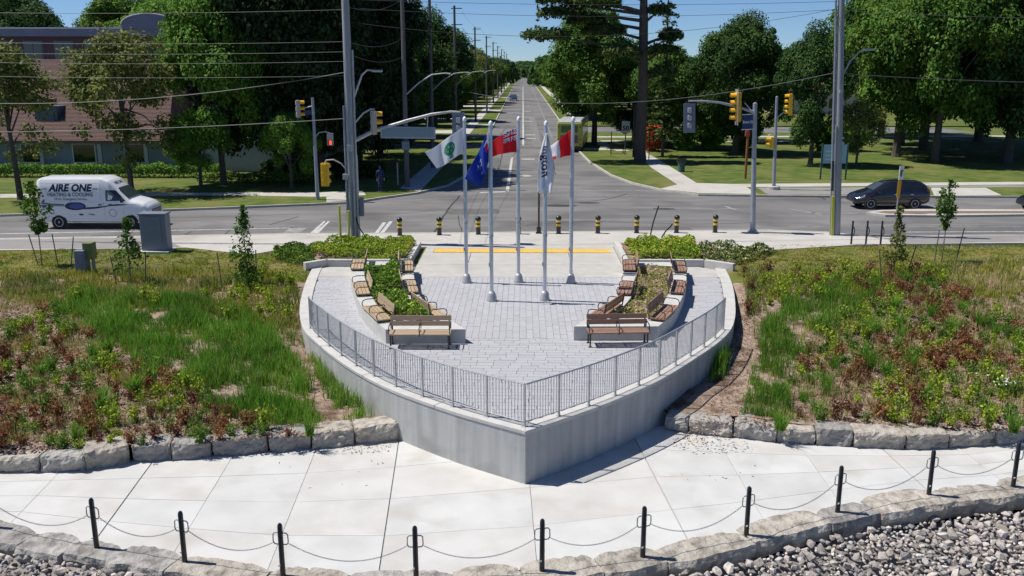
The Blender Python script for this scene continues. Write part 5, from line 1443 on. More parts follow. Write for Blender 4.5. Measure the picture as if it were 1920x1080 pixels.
for k in range(4): 
    mb = MB(); mb.box(3.07,-.55,.76+k*.06,3.085,.55,.775+k*.06); mb.build('grille_bar', M_chrome, van)
mb = MB(); mb.box(-1.5,-1.01,.33,1.4,-.99,.36); mb.build('sill', M_chrome, van)

# --- dark crossover, facing left ---
def crossover(label, loc, rz, paint, name='parked_car', group=None):
    SS = [(-2.28,.62,.95,1.08,.70,.72,.62),(-2.22,.42,1.0,1.22,.84,.86,.68),(-2.05,.34,1.04,1.46,.90,.90,.62),(-1.75,.28,1.04,1.62,.92,.92,.62),(-.6,.27,1.0,1.68,.92,.93,.66),(.2,.27,.97,1.63,.92,.92,.64),(.5,.27,.96,1.54,.92,.92,.62),
          (1.22,.28,.93,1.10,.92,.91,.74),(1.6,.30,.88,1.0,.91,.89,.74),(2.0,.33,.78,.88,.87,.83,.66),(2.2,.38,.68,.76,.78,.72,.55),(2.30,.44,.6,.66,.66,.6,.45)]
    t, L_ = vehicle(name, label, 'car', SS, loc, rz, paint, (-1.32,1.36), .35, group=group)
    for sg in (-1, 1):
        L_.patch('side_window', M_glass, t, [(.98,1.02),(.46,1.44),(.40,1.46),(-.02,1.50),(-.02,1.03)], sg)
        L_.patch('side_window', M_glass, t, [(-.10,1.03),(-.10,1.51),(-.72,1.52),(-.95,1.50),(-.95,1.06)], sg)
        L_.patch('side_window', M_glass, t, [(-1.03,1.08),(-1.03,1.50),(-1.55,1.46),(-1.68,1.40),(-1.45,1.12)], sg)
        for x_ in (-.02,-.98): L_.patch('door_handle', M_chrome, t, [(x_-.2,.90),(x_-.02,.90),(x_-.02,.935),(x_-.2,.935)], sg, .03, 1)
        for x_ in (.92,-.06,-1.0): L_.patch('door_seam', M_lens, t, [(x_,.4),(x_+.012,.4),(x_+.012,.98),(x_,.98)], sg, .003)
        L_.patch('headlight', M_chrome, t, [(1.72,.76),(2.14,.62),(2.2,.70),(2.08,.76),(1.72,.90)], sg, .008)
        L_.patch('tail_light', mat('tail_light_red', (.35,.01,.01), rough=.25), t, [(-2.2,.95),(-2.02,.95),(-2.06,1.25),(-2.16,1.22)], sg, .008, 2)
        mb = MB(); mb.obox((.92, sg*1.0, 1.04), (.12,.2,.14)); mb.build('wing_mirror', paint, t, bevel=.02)
        mb = MB(); mb.tube([(.1,sg*.58,1.66),(0,sg*.58,1.71),(-1.4,sg*.58,1.71),(-1.5,sg*.58,1.66)], .015, 5); mb.build('roof_rail', M_lens, t)
    quad_top(L_, 'windscreen', M_glass_s, t, .54, 1.18, .54, .66, .03)
    mb = MB(); mb.box(2.2,-.45,.52,2.325,.45,.64); mb.build('grille', M_lens, t, bevel=.02)
    mb = MB(); mb.box(-2.30,-.6,1.05,-2.12,.6,1.06); mb.build('rear_trim', M_chrome, t)
    return t
crossover('dark plum crossover car with silver wheels driving left past the traffic island', (22.35,54.95,ZR), PI+R(1.5), M_carblack, 'car')
crossover('dark car only its nose showing at the right edge of the picture', (31.95,53.3,ZR), PI, M_carblack, 'car')
crossover('small blue car coming towards the camera far up the avenue', (-2.45,238,ZR), -PI/2, M_carblue, 'car')
crossover('white car parked behind the pine trunk by the side street', (16.8,136,.0), .1, M_white, 'parked_car')
crossover('grey car parked in the shade left of the avenue', (-17.5,88.5,0.0), 0.1, mat('car_paint_silver', (.3,.31,.33), rough=.3, coat=.8), 'parked_car')

# --- city bus, rear view ---
bus = thing('city_bus', 'yellow green and white city bus seen from behind, partly hidden by the flags', 'bus', (4.7,91.5,ZR), R(-7))
M_busy = mat('bus_yellow', (.50,.50,.10), rough=.4); M_busg = mat('bus_green', (.10,.19,.05), rough=.35)
mb = MB(); mb.box(-1.27,0,.35,1.27,12,3.0); mb.build('body', M_busy, bus, bevel=.12)
mb = MB(); mb.box(-1.15,.4,3.002,1.15,11.5,3.22); mb.build('roof_unit', M_white, bus, bevel=.05)
mb = MB(); mb.box(-1.2,.05,2.9,1.2,.6,3.1); mb.build('roof_cap', M_white, bus, bevel=.05)
mb = MB(); mb.box(-.85,-.03,2.0,.85,.02,2.72); mb.build('rear_window', M_busg, bus, bevel=.02)
mb = MB(); mb.box(-.95,-.025,.9,.95,.02,1.75); mb.build('engine_cover', mat('bus_pink', (.34,.20,.17), rough=.5), bus, bevel=.02)
for k in range(6): mb = MB(); mb.box(-.8,-.04,1.0+k*.11,.8,-.026,1.04+k*.11); mb.build('vent_slat', M_lens, bus)
for s in (-1,1):
    for z in (.75,1.25,2.5): mb = MB(); mb.box(s*1.1-.07,-.04,z,s*1.1+.07,.02,z+.14); mb.build('tail_light', mat('tail_light_red', (.35,.01,.01), rough=.25), bus)
    for k in range(6): mb = MB(); mb.box(s*1.27-.015,.8+k*1.75,1.55,s*1.27+.015,2.35+k*1.75,2.6); mb.build('side_window', M_glass, bus)
    for y in (2.8,9.2):
        mb = MB(); mb.lathe([(.1,0),(.46,.0),(.48,.03),(.48,.26),(.44,.29),(.1,.29)], 20, c=(s*1.29-(.29 if s > 0 else 0),y,.48), axis='X'); mb.build('wheel', M_rubber, bus)
mb = MB(); mb.box(-1.28,-.05,.32,1.28,.12,.62); mb.build('bumper', M_lens, bus, bevel=.03)

# ================= POLES, SIGNALS, WIRES =================
def signal_head(t, c, face, sections=3, m=M_yellow, lens=None, back=None, name='signal_head', vis=None):
    """face = heading angle of the lenses (0 = +x)"""
    h = .36*sections; M_ = Matrix.Translation(c) @ Matrix.Rotation(face, 4, 'Z')
    mb = MB(); mb.box(-.22,-.17,-h/2,0,.17,h/2); 
    for k in range(sections): mb.box(-.26,-.12,-h/2+.36*k+.05,-.2,.12,-h/2+.36*k+.31)
    mb.v = [tuple(M_ @ Vector(v)) for v in mb.v]; hd = mb.build(name, m, t, bevel=.015)
    for k in range(sections):
        z = -h/2+.18+.36*k
        a = MB(); a.lathe([(.14,0),(.14,.012)], 16, c=(0.0,0,z), axis='X'); a.v = [tuple(M_ @ Vector(v)) for v in a.v]; a.build('lens', (lens or {}).get(k, M_lens), hd)
        v = MB(); n = 12
        for i in range(n):
            a0, a1 = PI*(-.1+1.2*i/n), PI*(-.1+1.2*(i+1)/n)
            p = lambda a_, x_, r_: (x_, r_*math.cos(a_), z+r_*math.sin(a_))
            v.add([p(a0,0,.165),p(a1,0,.165),p(a1,.27,.16),p(a0,.27,.16)], [(0,1,2,3)])
        v.v = [tuple(M_ @ Vector(q)) for q in v.v]; vo = v.build('visor', vis or m, hd); sm = vo.modifiers.new('s','SOLIDIFY'); sm.thickness = .012
    if back:
        b = MB(); b.box(-.06,-.33,-h/2-.16,-.04,.33,h/2+.16); b.v = [tuple(M_ @ Vector(q)) for q in b.v]; b.build('backplate', back, t)
    return hd

# ---- right signal pole ----
sp = thing('signal_pole', 'grey traffic signal pole with a mast arm reaching left over the road', 'traffic signal', (11.84,45.6,0))
mb = MB(); mb.lathe([(.14,.05),(.125,3),(.105,6.5),(.02,6.55)], 14); mb.build('pole', M_grey, sp, smooth=True)
mb = MB(); mb.box(-.24,-.24,0,.24,.24,.06); mb.box(-.17,-.17,.06,.17,.17,.14); mb.build('base_plate', M_grey, sp, bevel=.01)
mb = MB(); mb.tube([(0,0,6.05),(-.8,0,6.35),(-1.7,0,6.60),(-2.5,0,6.72),(-3.3,0,6.76)], [.08,.07,.06,.05,.045], 10); mb.build('mast_arm', M_grey, sp, smooth=True)
mb = MB(); mb.tube([(-.02,0,5.95),(-.5,.05,6.55)], .03, 6); mb.tube([(-.1,0,5.7),(-.45,.0,5.75)], .03, 6); mb.build('bracket', M_galv, sp)
def plate_signal(parent, c, m_plate, m_body):
    x, y, z = c; mb = MB(); mb.box(x-.29,y-.02,z-.72,x+.29,y+.02,z+.72); pl_ = mb.build('backplate', m_plate, parent, bevel=.01)
    mb = MB(); mb.box(x-.18,y+.02,z-.55,x+.18,y+.2,z+.55); mb.build('housing', M_yellow, parent)
    for k in (-1,0,1):
        b = MB(); b.obox((x,y-.07,z+.37*k+.02),(.2,.1,.24)); b.obox((x+.03,y-.06,z+.37*k-.1),(.12,.06,.06)); b.build('rear_cap', M_galv, pl_, bevel=.03)
        v = MB(); v.lathe([(.15,0),(.15,.22)], 12, c=(x,y+.2,z+.37*k), axis='Y'); v.build('visor', M_yellow, pl_)
plate_signal(sp, (-3.25,0,5.92), mat('grey_backplate', (.16,.19,.25), rough=.5), M_yellow)
signal_head(sp, (-.95,0,6.35), PI, 4, M_yellow, back=M_grey)
mb = MB(); mb.box(-.62,-.03,5.25,-.08,.0,5.95); mb.build('street_sign_plate', mat('sign_blue', (.02,.035,.13), rough=.4), sp, bevel=.01)
mb = MB(); mb.box(-.66,-.028,5.21,-.04,-.004,5.25); mb.box(-.66,-.028,5.95,-.04,-.004,5.99); mb.build('sign_border', M_white, sp)
lettering('lettering', 'Brant St', M_white, sp, fn=lambda a, b, h: (-.35+a, -.032-h*.1, 5.6+b), size=.2, extrude=.001, bold=.003, width=.48)

sp.rotation_euler[1] = -R(2.6)
# ---- far right signal pole ----
s2_ = thing('signal_pole', 'second grey signal pole standing across the road in front of the park', 'traffic signal', (17.44,62.3,0))
mb = MB(); mb.lathe([(.42,0),(.42,.22),(.30,.24)], 18); mb.build('base', M_kerb, s2_, smooth=True)
mb = MB(); mb.lathe([(.13,.22),(.11,3.5),(.09,6.3),(.02,6.35)], 12); mb.build('pole', M_grey, s2_, smooth=True)
mb = MB(); mb.tube([(0,0,4.85),(.35,0,5.15),(.75,0,5.4)], .045, 8); mb.tube([(0,0,3.5),(-.15,0,3.75),(-.35,0,3.8),(-.5,0,3.7)], .035, 8); mb.build('bracket', M_galv, s2_)
signal_head(s2_, (.82,0,5.75), PI-.15, 4, M_yellow, back=None)
signal_head(s2_, (-.35,0,3.25), PI+.1, 2, M_yellow)

s2_.rotation_euler[1] = -R(2.0)
# ---- right utility poles ----
up = thing('utility_pole', 'tall grey utility pole with a yellow guard beside the bike posts', 'utility pole', (15.8,44.9,0))
mb = MB(); mb.tube([(0.08,0,-.1),(.05,0,6),(-.03,0,14)], [.20,.18,.14], 14); mb.build('pole', M_ucon, up, smooth=True)
mb = MB(); mb.tube([(-.22,-.02,0),(-.24,-.02,9),(-.30,0,14)], .055, 8); mb.tube([(-.14,-.14,0),(-.13,-.14,5.5)], .03, 6); mb.build('conduit', M_grey, up)
mb = MB(); mb.obox((-.19,-.2,1.0),(.13,.06,2.0)); mb.build('guard', M_yel_guard, up, bevel=.02)
mb = MB(); mb.tube([(.1,0,7.75),(.5,0,8.5),(.95,0,8.95),(1.25,0,9.0)], .035, 8); mb.build('lamp_arm', M_galv, up, smooth=True)
mb = MB(); mb.obox((1.4,0,8.99),(.5,.2,.1)); mb.build('lamp_head', M_galv, up, bevel=.03)
mb = MB(); mb.obox((.02,-.2,7.1),(.12,.1,.14)); mb.obox((.22,-.1,4.6),(.14,.1,.12)); mb.obox((.22,-.1,4.85),(.12,.1,.1)); mb.build('bracket', M_galv, up)
mb = MB(); mb.obox((-.22,-.12,3.0),(.12,.04,1.5)); mb.build('conduit_cover', M_wire_l, up)

up.rotation_euler[1] = -R(3.2)
# ---- big left utility pole with its signals ----
LX, LY = -8.13, 42.45
lp = thing('utility_pole', 'big grey utility pole with conduits, signal arm and street lamp behind the left bed', 'utility pole', (LX,LY,0))
mb = MB(); mb.tube([(0,0,-.1),(-.03,0,6),(-.09,0,14)], [.23,.20,.155], 14); mb.build('pole', M_ucon, lp, smooth=True)
for dx, dy, h_, r_ in [(.24,-.08,9,.05),(.12,-.24,5.2,.045),(-.24,-.1,6.5,.05),(-.02,-.27,3.0,.04),(.27,.05,4.2,.05)]:
    mb = MB(); mb.tube([(dx,dy,0),(dx-.02,dy,h_*.5),(dx-.04,dy+.02,h_)], r_, 7); mb.build('conduit', M_grey if dx < .2 else M_galv, lp, smooth=True)
mb = MB(); mb.tube([(.2,0,4.9),(1.1,-.0,5.35),(2.6,0,5.82),(3.8,0,6.15),(4.7,0,6.28),(5.15,0,6.26)], [.10,.09,.08,.065,.055,.05], 10); mb.build('mast_arm', M_galv, lp, smooth=True)
mb = MB(); mb.tube([(.1,0,6.6),(.32,0,7.2),(.6,0,7.9),(.85,0,8.12),(1.15,0,8.1)], [.05,.05,.045,.04,.04], 8); mb.build('lamp_arm', M_galv, lp, smooth=True)
mb = MB(); mb.obox((1.3,0,8.08),(.5,.2,.1)); mb.build('lamp_head', M_galv, lp, bevel=.03)
mb = MB(); mb.tube([(.2,0,5.7),(.6,0,6.15),(.95,0,6.35),(1.15,0,6.35)], .04, 8); mb.build('signal_bracket', M_galv, lp)
plate_signal(lp, (5.05,0,5.52), mat('grey_backplate', (.16,.19,.25), rough=.5), M_yellow)
signal_head(lp, (1.2,.05,5.72), .35, 3, M_wheat, vis=M_yellow)
mb = MB(); mb.box(1.40,-.06,5.02,3.98,.06,5.56); mb.build('sign_box', mat('sign_box_grey', (.30,.36,.42), rough=.4), lp, bevel=.02)
mb = MB(); mb.box(1.48,-.075,5.09,3.90,-.062,5.49); mb.build('sign_box_panel', mat('sign_box_face', (.20,.27,.33), rough=.4), lp, bevel=.01)
mb = MB(); mb.tube([(3.6,0,5.56),(3.62,0,6.1)], .03, 6); mb.tube([(1.9,0,5.56),(1.9,0,5.62)], .03, 6); mb.build('hanger', M_galv, lp)
mb = MB(); mb.obox((-.02,-.22,4.55),(.30,.12,.30)); mb.build('control_box', M_galv, lp, bevel=.02)
mb = MB(); mb.obox((-.28,-.1,3.2),(.26,.2,.26)); mb.build('control_box', M_galv, lp, bevel=.02)
mb = MB(); mb.obox((.42,.02,1.75),(.20,.2,.9)); mb.build('control_box', M_cab, lp, bevel=.02)
mb = MB(); mb.tube([(-.25,0,3.5),(-.5,0,3.8),(-.85,0,3.98),(-1.2,0,3.95),(-1.28,0,3.8)], .035, 8); mb.build('signal_bracket', M_galv, lp)
signal_head(lp, (-1.22,-.12,3.30), PI/2*.9, 3, M_yellow)
mb = MB(); mb.tube([(.1,-.2,1.4),(.35,-.3,.75),(.75,-.5,.25),(1.05,-.6,.0)], .03, 6); mb.build('guy_cable', M_black, lp)
for k, (x, y, h_, w_) in enumerate([(-8.42,40.75,1.95,.055),(-8.22,41.6,1.6,.055)]):
    mb = MB(); mb.tube([(0,0,0),(.0+k*.06,0,h_)], w_, 8); tag(mb.build('guard_post', M_yel_guard, origin=(x,y,.1)), ['taller yellow guy wire guard in front of the big utility pole','shorter yellow guy wire guard just behind the taller one'][k], 'guard post')

lp.rotation_euler[1] = R(.7)
# ---- left rear signal pole ----
bp_ = thing('signal_pole', 'slim grey signal pole across the road, left of the big utility pole', 'traffic signal', (-13.13,57.0,0))
mb = MB(); mb.lathe([(.13,0),(.11,3),(.085,6.4)], 12); mb.build('pole', M_grey, bp_, smooth=True)
signal_head(bp_, (-.82,0,5.7), .35, 3, M_wheat, vis=M_yellow); mb = MB(); mb.tube([(0,0,5.9),(-.6,0,5.75)], .04, 6); mb.tube([(0,0,3.9),(.3,0,4.25),(.7,0,4.3),(.98,0,4.2)], .035, 6); mb.build('bracket', M_galv, bp_)
mb = MB(); mb.box(-.55,-.04,5.35,-.08,-.01,5.62); mb.build('street_sign_plate', mat('sign_blue', (.02,.035,.13)), bp_)
mb = MB(); mb.box(.80,-.16,3.45,1.18,.1,4.2); ph = mb.build('pedestrian_signal', M_wheat, bp_, bevel=.02)
lettering('countdown', '8', M_red_lamp, bp_, fn=lambda a, b, h: (1.02+a, -.17-h, 3.62+b), size=.34, extrude=.002, bold=.008)
mb = MB(); mb.box(.86,-.168,3.5,1.13,-.162,3.78); mb.build('signal_face', M_lens, bp_)

# ---- avenue poles and lamp arms ----
AP = [(-8.2,63.5,14.5),(-7.6,76,14.5),(-7.5,102,14.8),(-7.4,143,14.3),(-7.1,180,14.2),(-7.1,220,14.2),(-7.1,260,14.2),(-7.1,305,14.2),(-7.1,350,14.2),(-7.1,400,14.2)]
for k, (x, y, h_) in enumerate(AP):
    t = thing('utility_pole', f'dark wooden utility pole on the left side of the avenue, {ORD[k]} from the crossing', 'utility pole', (x,y,0), group='wooden poles along the avenue')
    mb = MB(); mb.tube([(0,0,0),(0,0,h_)], [.19,.12], 8); mb.build('pole', M_uwood, t)
    if k > 1:
        for z in (h_-.3,h_-2.0,h_-3.9): mb = MB(); mb.obox((.25,0,z),(1.2,.08,.09)); mb.build('crossarm', M_uwood, t)
    if k in (0,1,2,3): mb = MB(); mb.tube([(.1,0,6.4),(1.0,0,7.2),(1.9,0,7.75),(2.8,0,7.85),(3.2,0,7.8)], [.05]*4+[.07], 6); mb.build('lamp_arm', M_galv, t, smooth=True)
    if k == 0: mb = MB(); mb.obox((0,-.25,2.9),(.5,.2,.6)); mb.build('control_box', M_cab, t)
# ---- overhead wires ----
def wire(a, b, sag, r_, label, m=M_wire):
    r_ *= .62
    A, B = Vector(a), Vector(b); n = 18; mb = MB()
    P = [A.lerp(B, i/n)-Vector((0,0,sag*4*(i/n)*(1-i/n))) for i in range(n+1)]
    mb.tube([p-A for p in P], r_, 4); o = mb.build('overhead_wire', m); o.location = A; tag(o, label, 'wire', 'overhead wires')
def zat(py, Y): return 8.2+(( -math.sin(R(13.8))+((540-py)/1680)*math.cos(R(13.8)))/(math.cos(R(13.8))+((540-py)/1680)*math.sin(R(13.8))))*Y
for k, (yl, y0, ys_) in enumerate([(18,22,.1),(78,78,.05),(97,98,.05),(115,116,.05),(142,142,.05)]):
    wire((-26.5,43,zat(y0,43)), (LX-.06,LY,zat(yl,LY)), .10, .016, f'overhead wire left of the big utility pole, {ORD[k]} from the top', M_wire_l)
for k, (yl, ym, s_) in enumerate([(-2,3,.2),(14,18,.35),(40,16,.95)]):
    wire((LX,LY,zat(yl,LY)), (15.72-.056*zat(ym,44.9),44.9,zat(ym,44.9)), s_, .014, f'overhead wire crossing the sky between the two big poles, {ORD[k]} from the top')
wire((LX,LY,zat(135,LY)), (-27,43,zat(193,43)), .5, .03, 'thick cable falling from the big utility pole to the left edge', M_wire_l)
wire((LX,LY,zat(222,LY)), (-27,43,zat(249,43)), .15, .03, 'lower thick cable running left from the big utility pole', M_wire_l)
wire((-7.6,76,zat(155,76)), (15.35,45,zat(135,45)), 1.6, .028, 'thick cable sagging across the crossing to the right utility pole', M_wire_l)
wire((15.1,44.9,zat(20,44.9)), (29,46,zat(36,46)), .1, .018, 'upper wire right of the right utility pole', M_wire_l)
wire((15.4,44.9,zat(138,44.9)), (29,46,zat(156,46)), .1, .025, 'lower wire right of the right utility pole', M_wire_l)
for k, (z, x) in enumerate([(14.2,.8),(12.5,.8),(10.6,.8)]):
    for j in range(2, 8):
        a, b = AP[j], AP[j+1]; wire((a[0]+x,a[1],z), (b[0]+x,b[1],z), .5, .02, f'{["upper","middle","lower"][k]} wire along the avenue after the {ORD[j]} pole')
for k in range(3): wire((LX+.1,LY,zat([12,78,100][k],LY)), (-8.2,63.5,zat([-2,70,105][k],63.5)), .4, .016, f'wire from the big utility pole back to the first avenue pole, {ORD[k]} from the top', M_wire_l)

# ---- small signs and street furniture ----
t = thing('median_sign', 'white sign above a yellow marker on the traffic island before the dark car', 'sign', (21.7,51.8,0))
mb = MB(); mb.box(-.03,-.03,0,.03,.03,2.5); mb.build('post', M_galv, t)
mb = MB(); mb.obox((.03,-.05,2.35),(.30,.03,.78), rz=.3); sgp = mb.build('sign_plate', M_white, t)
mb = MB(); mb.tube([(.03,-.10,2.15),(.03,-.10,2.4),(.12,-.08,2.52)], .03, 5); mb.tube([(-.05,-.1,2.2),(.0,-.1,2.5)], .02, 5); mb.build('arrow', M_busg, sgp)
mb = MB(); mb.obox((-.02,-.06,1.45),(.18,.03,1.05)); mb.build('marker_plate', mat('hazard_yellow', (.75,.42,.02), rough=.5), t)
mb = MB(); mb.obox((.10,-.04,1.6),(.06,.03,.5)); mb.build('marker_edge', mat('tail_light_red', (.35,.01,.01)), t)
t = thing('speed_sign', 'white speed limit 50 sign on a post beside the pine trunk', 'sign', (9.95,87.9,0))
mb = MB(); mb.box(-.05,0,0,.05,.08,3.1); mb.build('post', M_uwood, t)
mb = MB(); mb.box(-.38,-.05,2.1,.38,-.02,3.2); mb.build('sign_plate', mat('sign_greywhite', (.45,.47,.5)), t)
lettering('lettering', '50', M_lens, t, fn=lambda a, b, h: (a, -.055-h, 2.52+b), size=.62, extrude=.002, bold=.02)
t = thing('post_box_row', 'dark square post standing left of the pine trunk', 'post', (10.6,85.5,0))
mb = MB(); mb.box(-.22,-.1,0,.22,.1,4.9); mb.build('post', M_lens, t)
t = thing('park_sign', 'tall blue green park notice board on two posts behind the utility pole', 'sign', (23.5,68.2,0))
for s in (-1,1): mb = MB(); mb.box(s*.95-.05,-.05,0,s*.95+.05,.05,2.7); mb.build('post', mat('sign_teal_dark', (.03,.09,.10)), t)
mb = MB(); mb.box(-.88,-.03,1.2,.88,.03,2.6); pn = mb.build('board', mat('sign_teal', (.20,.38,.42), rough=.5), t)
for k in range(3): mb = MB(); mb.box(-.7,-.042,1.45+k*.3,-.1 if k else .6,-.032,1.55+k*.3); mb.build('notice', mat('print_paleblue', (.42,.55,.6)), pn)
t = thing('marker_post', 'orange brown post with a red box at its top by the park pavement', 'post', (16.96,68.5,0))
mb = MB(); mb.lathe([(.10,0),(.09,3.6)], 10); mb.build('post', mat('orange_brown', (.22,.085,.035), rough=.7), t, smooth=True)
mb = MB(); mb.box(-.2,-.15,3.2,.12,.15,3.6); mb.lathe([(.14,3.6),(.16,3.95),(.05,4.05)], 10); mb.build('head', mat('red_housing', (.35,.05,.03), rough=.5), t, bevel=.02)
t = thing('litter_bin', 'dark green litter bin on the lawn beside the park footpath', 'bin', (12.9,73.2,0))
mb = MB(); mb.lathe([(.26,0),(.30,.8),(.32,.82)], 14); mb.build('drum', mat('bin_green', (.04,.10,.08)), t)
mb = MB(); mb.box(-.36,-.3,.82,.36,.3,1.05); mb.build('lid', M_lens, t, bevel=.03)
for x, y, h_, l in [(8.6,88,2.2,'thin dark street sign post left of the speed sign'),(11.6,83,2.4,'slim dark post right of the pine trunk'),(-9.0,64.5,1.6,'short pale post beside the first avenue pole')]:
    mb = MB(); mb.tube([(0,0,0),(0,0,h_)], .05, 6); tag(mb.build('post', M_lens if 'dark' in l else M_galv, origin=(x,y,0)), l, 'post')
t = thing('bus_bench', 'small dark bench at the corner bus stop', 'bench', (9.3,89.2,0))
mb = MB(); mb.box(-.7,-.2,.42,.7,.2,.47); mb.build('seat', M_lens, t)
for s in (-1,1): mb = MB(); mb.box(s*.6-.03,-.2,0,s*.6+.03,.2,.42); mb.build('leg', M_lens, t)
mb = MB(); mb.box(-.7,.2,.55,.7,.24,.85); mb.build('backrest', M_lens, t)

# ---- the walker in the shade ----
pr = thing('person', 'person in dark blue top and dark trousers walking on the shaded pavement', 'person', (-9.65,60.6,0), .4)
J = {'pel':(0,0,.95),'spi':(0,.01,1.15),'che':(0,.02,1.38),'nec':(0,.01,1.50),'hea':(0,-.02,1.60),'hed':(0,-.03,1.70),
     'hl':(-.10,0,.90),'kl':(-.11,-.16,.50),'al':(-.11,.0,.09),'fl':(-.11,-.16,.03),'hr':(.10,0,.90),'kr':(.11,.04,.50),'ar':(.11,.28,.12),'fr':(.11,.17,.03),
     'sl':(-.19,.02,1.42),'el':(-.24,.10,1.15),'wl':(-.22,.02,.92),'sr':(.19,.02,1.42),'er':(.24,-.05,1.15),'wr':(.22,-.20,.96)}
E_ = [('pel','spi'),('spi','che'),('che','nec'),('nec','hea'),('hea','hed'),('pel','hl'),('hl','kl'),('kl','al'),('al','fl'),('pel','hr'),('hr','kr'),('kr','ar'),('ar','fr'),('che','sl'),('sl','el'),('el','wl'),('che','sr'),('sr','er'),('er','wr')]
RA = {'pel':.14,'spi':.13,'che':.15,'nec':.055,'hea':.085,'hed':.09,'hl':.09,'kl':.06,'al':.042,'fl':.035,'hr':.09,'kr':.06,'ar':.042,'fr':.035,'sl':.06,'el':.045,'wl':.032,'sr':.06,'er':.045,'wr':.032}
ks = list(J); me = bpy.data.meshes.new('body'); me.from_pydata([J[k] for k in ks], [(ks.index(a), ks.index(b)) for a, b in E_], [])
bo = link_mesh('body', me, pr); sk = bo.modifiers.new('skin', 'SKIN')
for i, k in enumerate(ks): me.skin_vertices[0].data[i].radius = (RA[k], RA[k])
me.skin_vertices[0].data[0].use_root = True
bo.modifiers.new('sub', 'SUBSURF').levels = 1
me.materials.append(mat('dark_clothes', (.03,.035,.12), (.03,.035,.12), rough=.8))
mb = MB(); mb.lathe([(.02,1.80),(.08,1.77),(.10,1.70),(.095,1.66)], 10, c=(0,-.02,0)); mb.build('hair', M_lens, pr, smooth=True)
for s, x, y, z in ((-1,-.22,-.01,.87),(1,.22,-.23,.91)):
    mb = MB(); mb.obox((x,y,z),(.03,.08,.09))
    for k in range(4): mb.obox((x,y-.035+.022*k,z-.075),(.02,.018,.07-.008*abs(k-1.5)), rx=.1)
    mb.obox((x-s*.02,y-.05,z-.02),(.02,.02,.06), rx=-.5); mb.build('hand', mat('skin', (.35,.2,.14)), pr)

# ================= BUILDINGS =================
M_brick = mat('brick_dark', (.105,.078,.085), (.135,.10,.105), rough=.9, scale=12)
M_fascia = mat('fascia_grey', (.20,.23,.30), (.23,.26,.33), rough=.6, scale=1)
M_roof = mat('roof_shingle', (.13,.078,.068), (.175,.108,.092), rough=.9, scale=3, stretch=(1,1,6), ovar=.1)
M_stucco = mat('pale_blue_stucco', (.26,.31,.38), (.30,.35,.42), rough=.85, scale=1)
bb = thing('brick_building', 'long dark brick building with a grey fascia and arched parapet behind the roof', 'building', (-60,105,0))
def bw(name, m, x0, y0, z0, x1, y1, z1, parent=None, bevel=0): mb = MB(); mb.box(x0+60,y0-105,z0,x1+60,y1-105,z1); return mb.build(name, m, parent or bb, bevel=bevel)
bw('wall', M_brick, -95,105.3,0,-34.0,125,11.7)
fa = bw('fascia', M_fascia, -96,104.7,11.68,-33.6,125.5,12.5)
bw('roof_edge', M_white, -96,104.6,12.5,-33.6,125.6,12.66, fa)
mb = MB(); mb.prism([(-45.0+60,-.35),(-39.3+60,-.35),(-39.3+60,-.05),(-45.0+60,-.05)], 11.9, 12.9)
mb = MB(); n = 22; V = []; 
arc = [(-45.2,12.45)]+[(-42.2-3.05*math.cos(PI*i/n), 12.95+1.15*math.sin(PI*i/n)) for i in range(n+1)]+[(-39.2,12.45)]
V = [(x+60,-.42,z) for x, z in arc]+[(x+60,.4,z) for x, z in arc]; k = len(arc)
mb.add(V, [tuple(range(k)), tuple(range(2*k-1,k-1,-1))]+[(i,k+i,k+i+1,i+1) for i in range(k-1)]+[(k-1,2*k-1,k,0)]); ar_ = mb.build('arched_parapet', M_fascia, bb)
mb = MB(); mb.tube([(x+60,-.45,z+.03) for x, z in arc[1:-1]], .09, 6); mb.build('parapet_cap', mat('cap_grey', (.4,.43,.5)), ar_)
for i in range(17):
    x = -92+3.5*i
    w = bw('window', M_fascia, x,105.22,8.9,x+2.2,105.34,11.2)
    bw('pane', M_glass, x+.12,105.16,9.0,x+1.04,105.24,11.1, w); bw('pane', M_glass, x+1.16,105.16,9.0,x+2.08,105.24,11.1, w)
    w = bw('window', M_fascia, x,105.22,5.2,x+2.2,105.34,7.6); bw('pane', M_glass, x+.12,105.16,5.3,x+2.08,105.24,7.5, w)
bw('floor_band', mat('band_mauve', (.13,.11,.14)), -95,105.15,8.1,-34,105.32,8.7)

lb = thing('low_building', 'low pale building under a broad red brown shingle roof behind the street trees', 'building', (-45,72,0))
def lw(name, m, x0, y0, z0, x1, y1, z1, parent=None): mb = MB(); mb.box(x0+45,y0-72,z0,x1+45,y1-72,z1); return mb.build(name, m, parent or lb)
lw('wall', M_stucco, -72,72.6,0,-19,95,2.75)
rx0, rx1, ey, ez, ry, rz_ = -72, -28.1, 71.4, 2.55, 80.5, 8.9
mb = MB(); off = (45,-72)
def rp(x, y, z): return (x+off[0], y+off[1], z)
mb.add([rp(rx0,ey,ez),rp(rx1,ey,ez),rp(-30.4,ry,rz_),rp(rx0,ry,rz_),rp(rx1,96,ez),rp(rx0,96,ez),rp(rx0,ey,ez-.2),rp(rx1,ey,ez-.2),rp(rx1,96,ez-.2),rp(rx0,96,ez-.2)],
       [(0,1,2,3),(1,4,2),(4,5,3,2),(5,0,3),(6,7,1,0),(7,8,4,1),(9,8,7,6)])
rf = mb.build('roof', M_roof, lb)
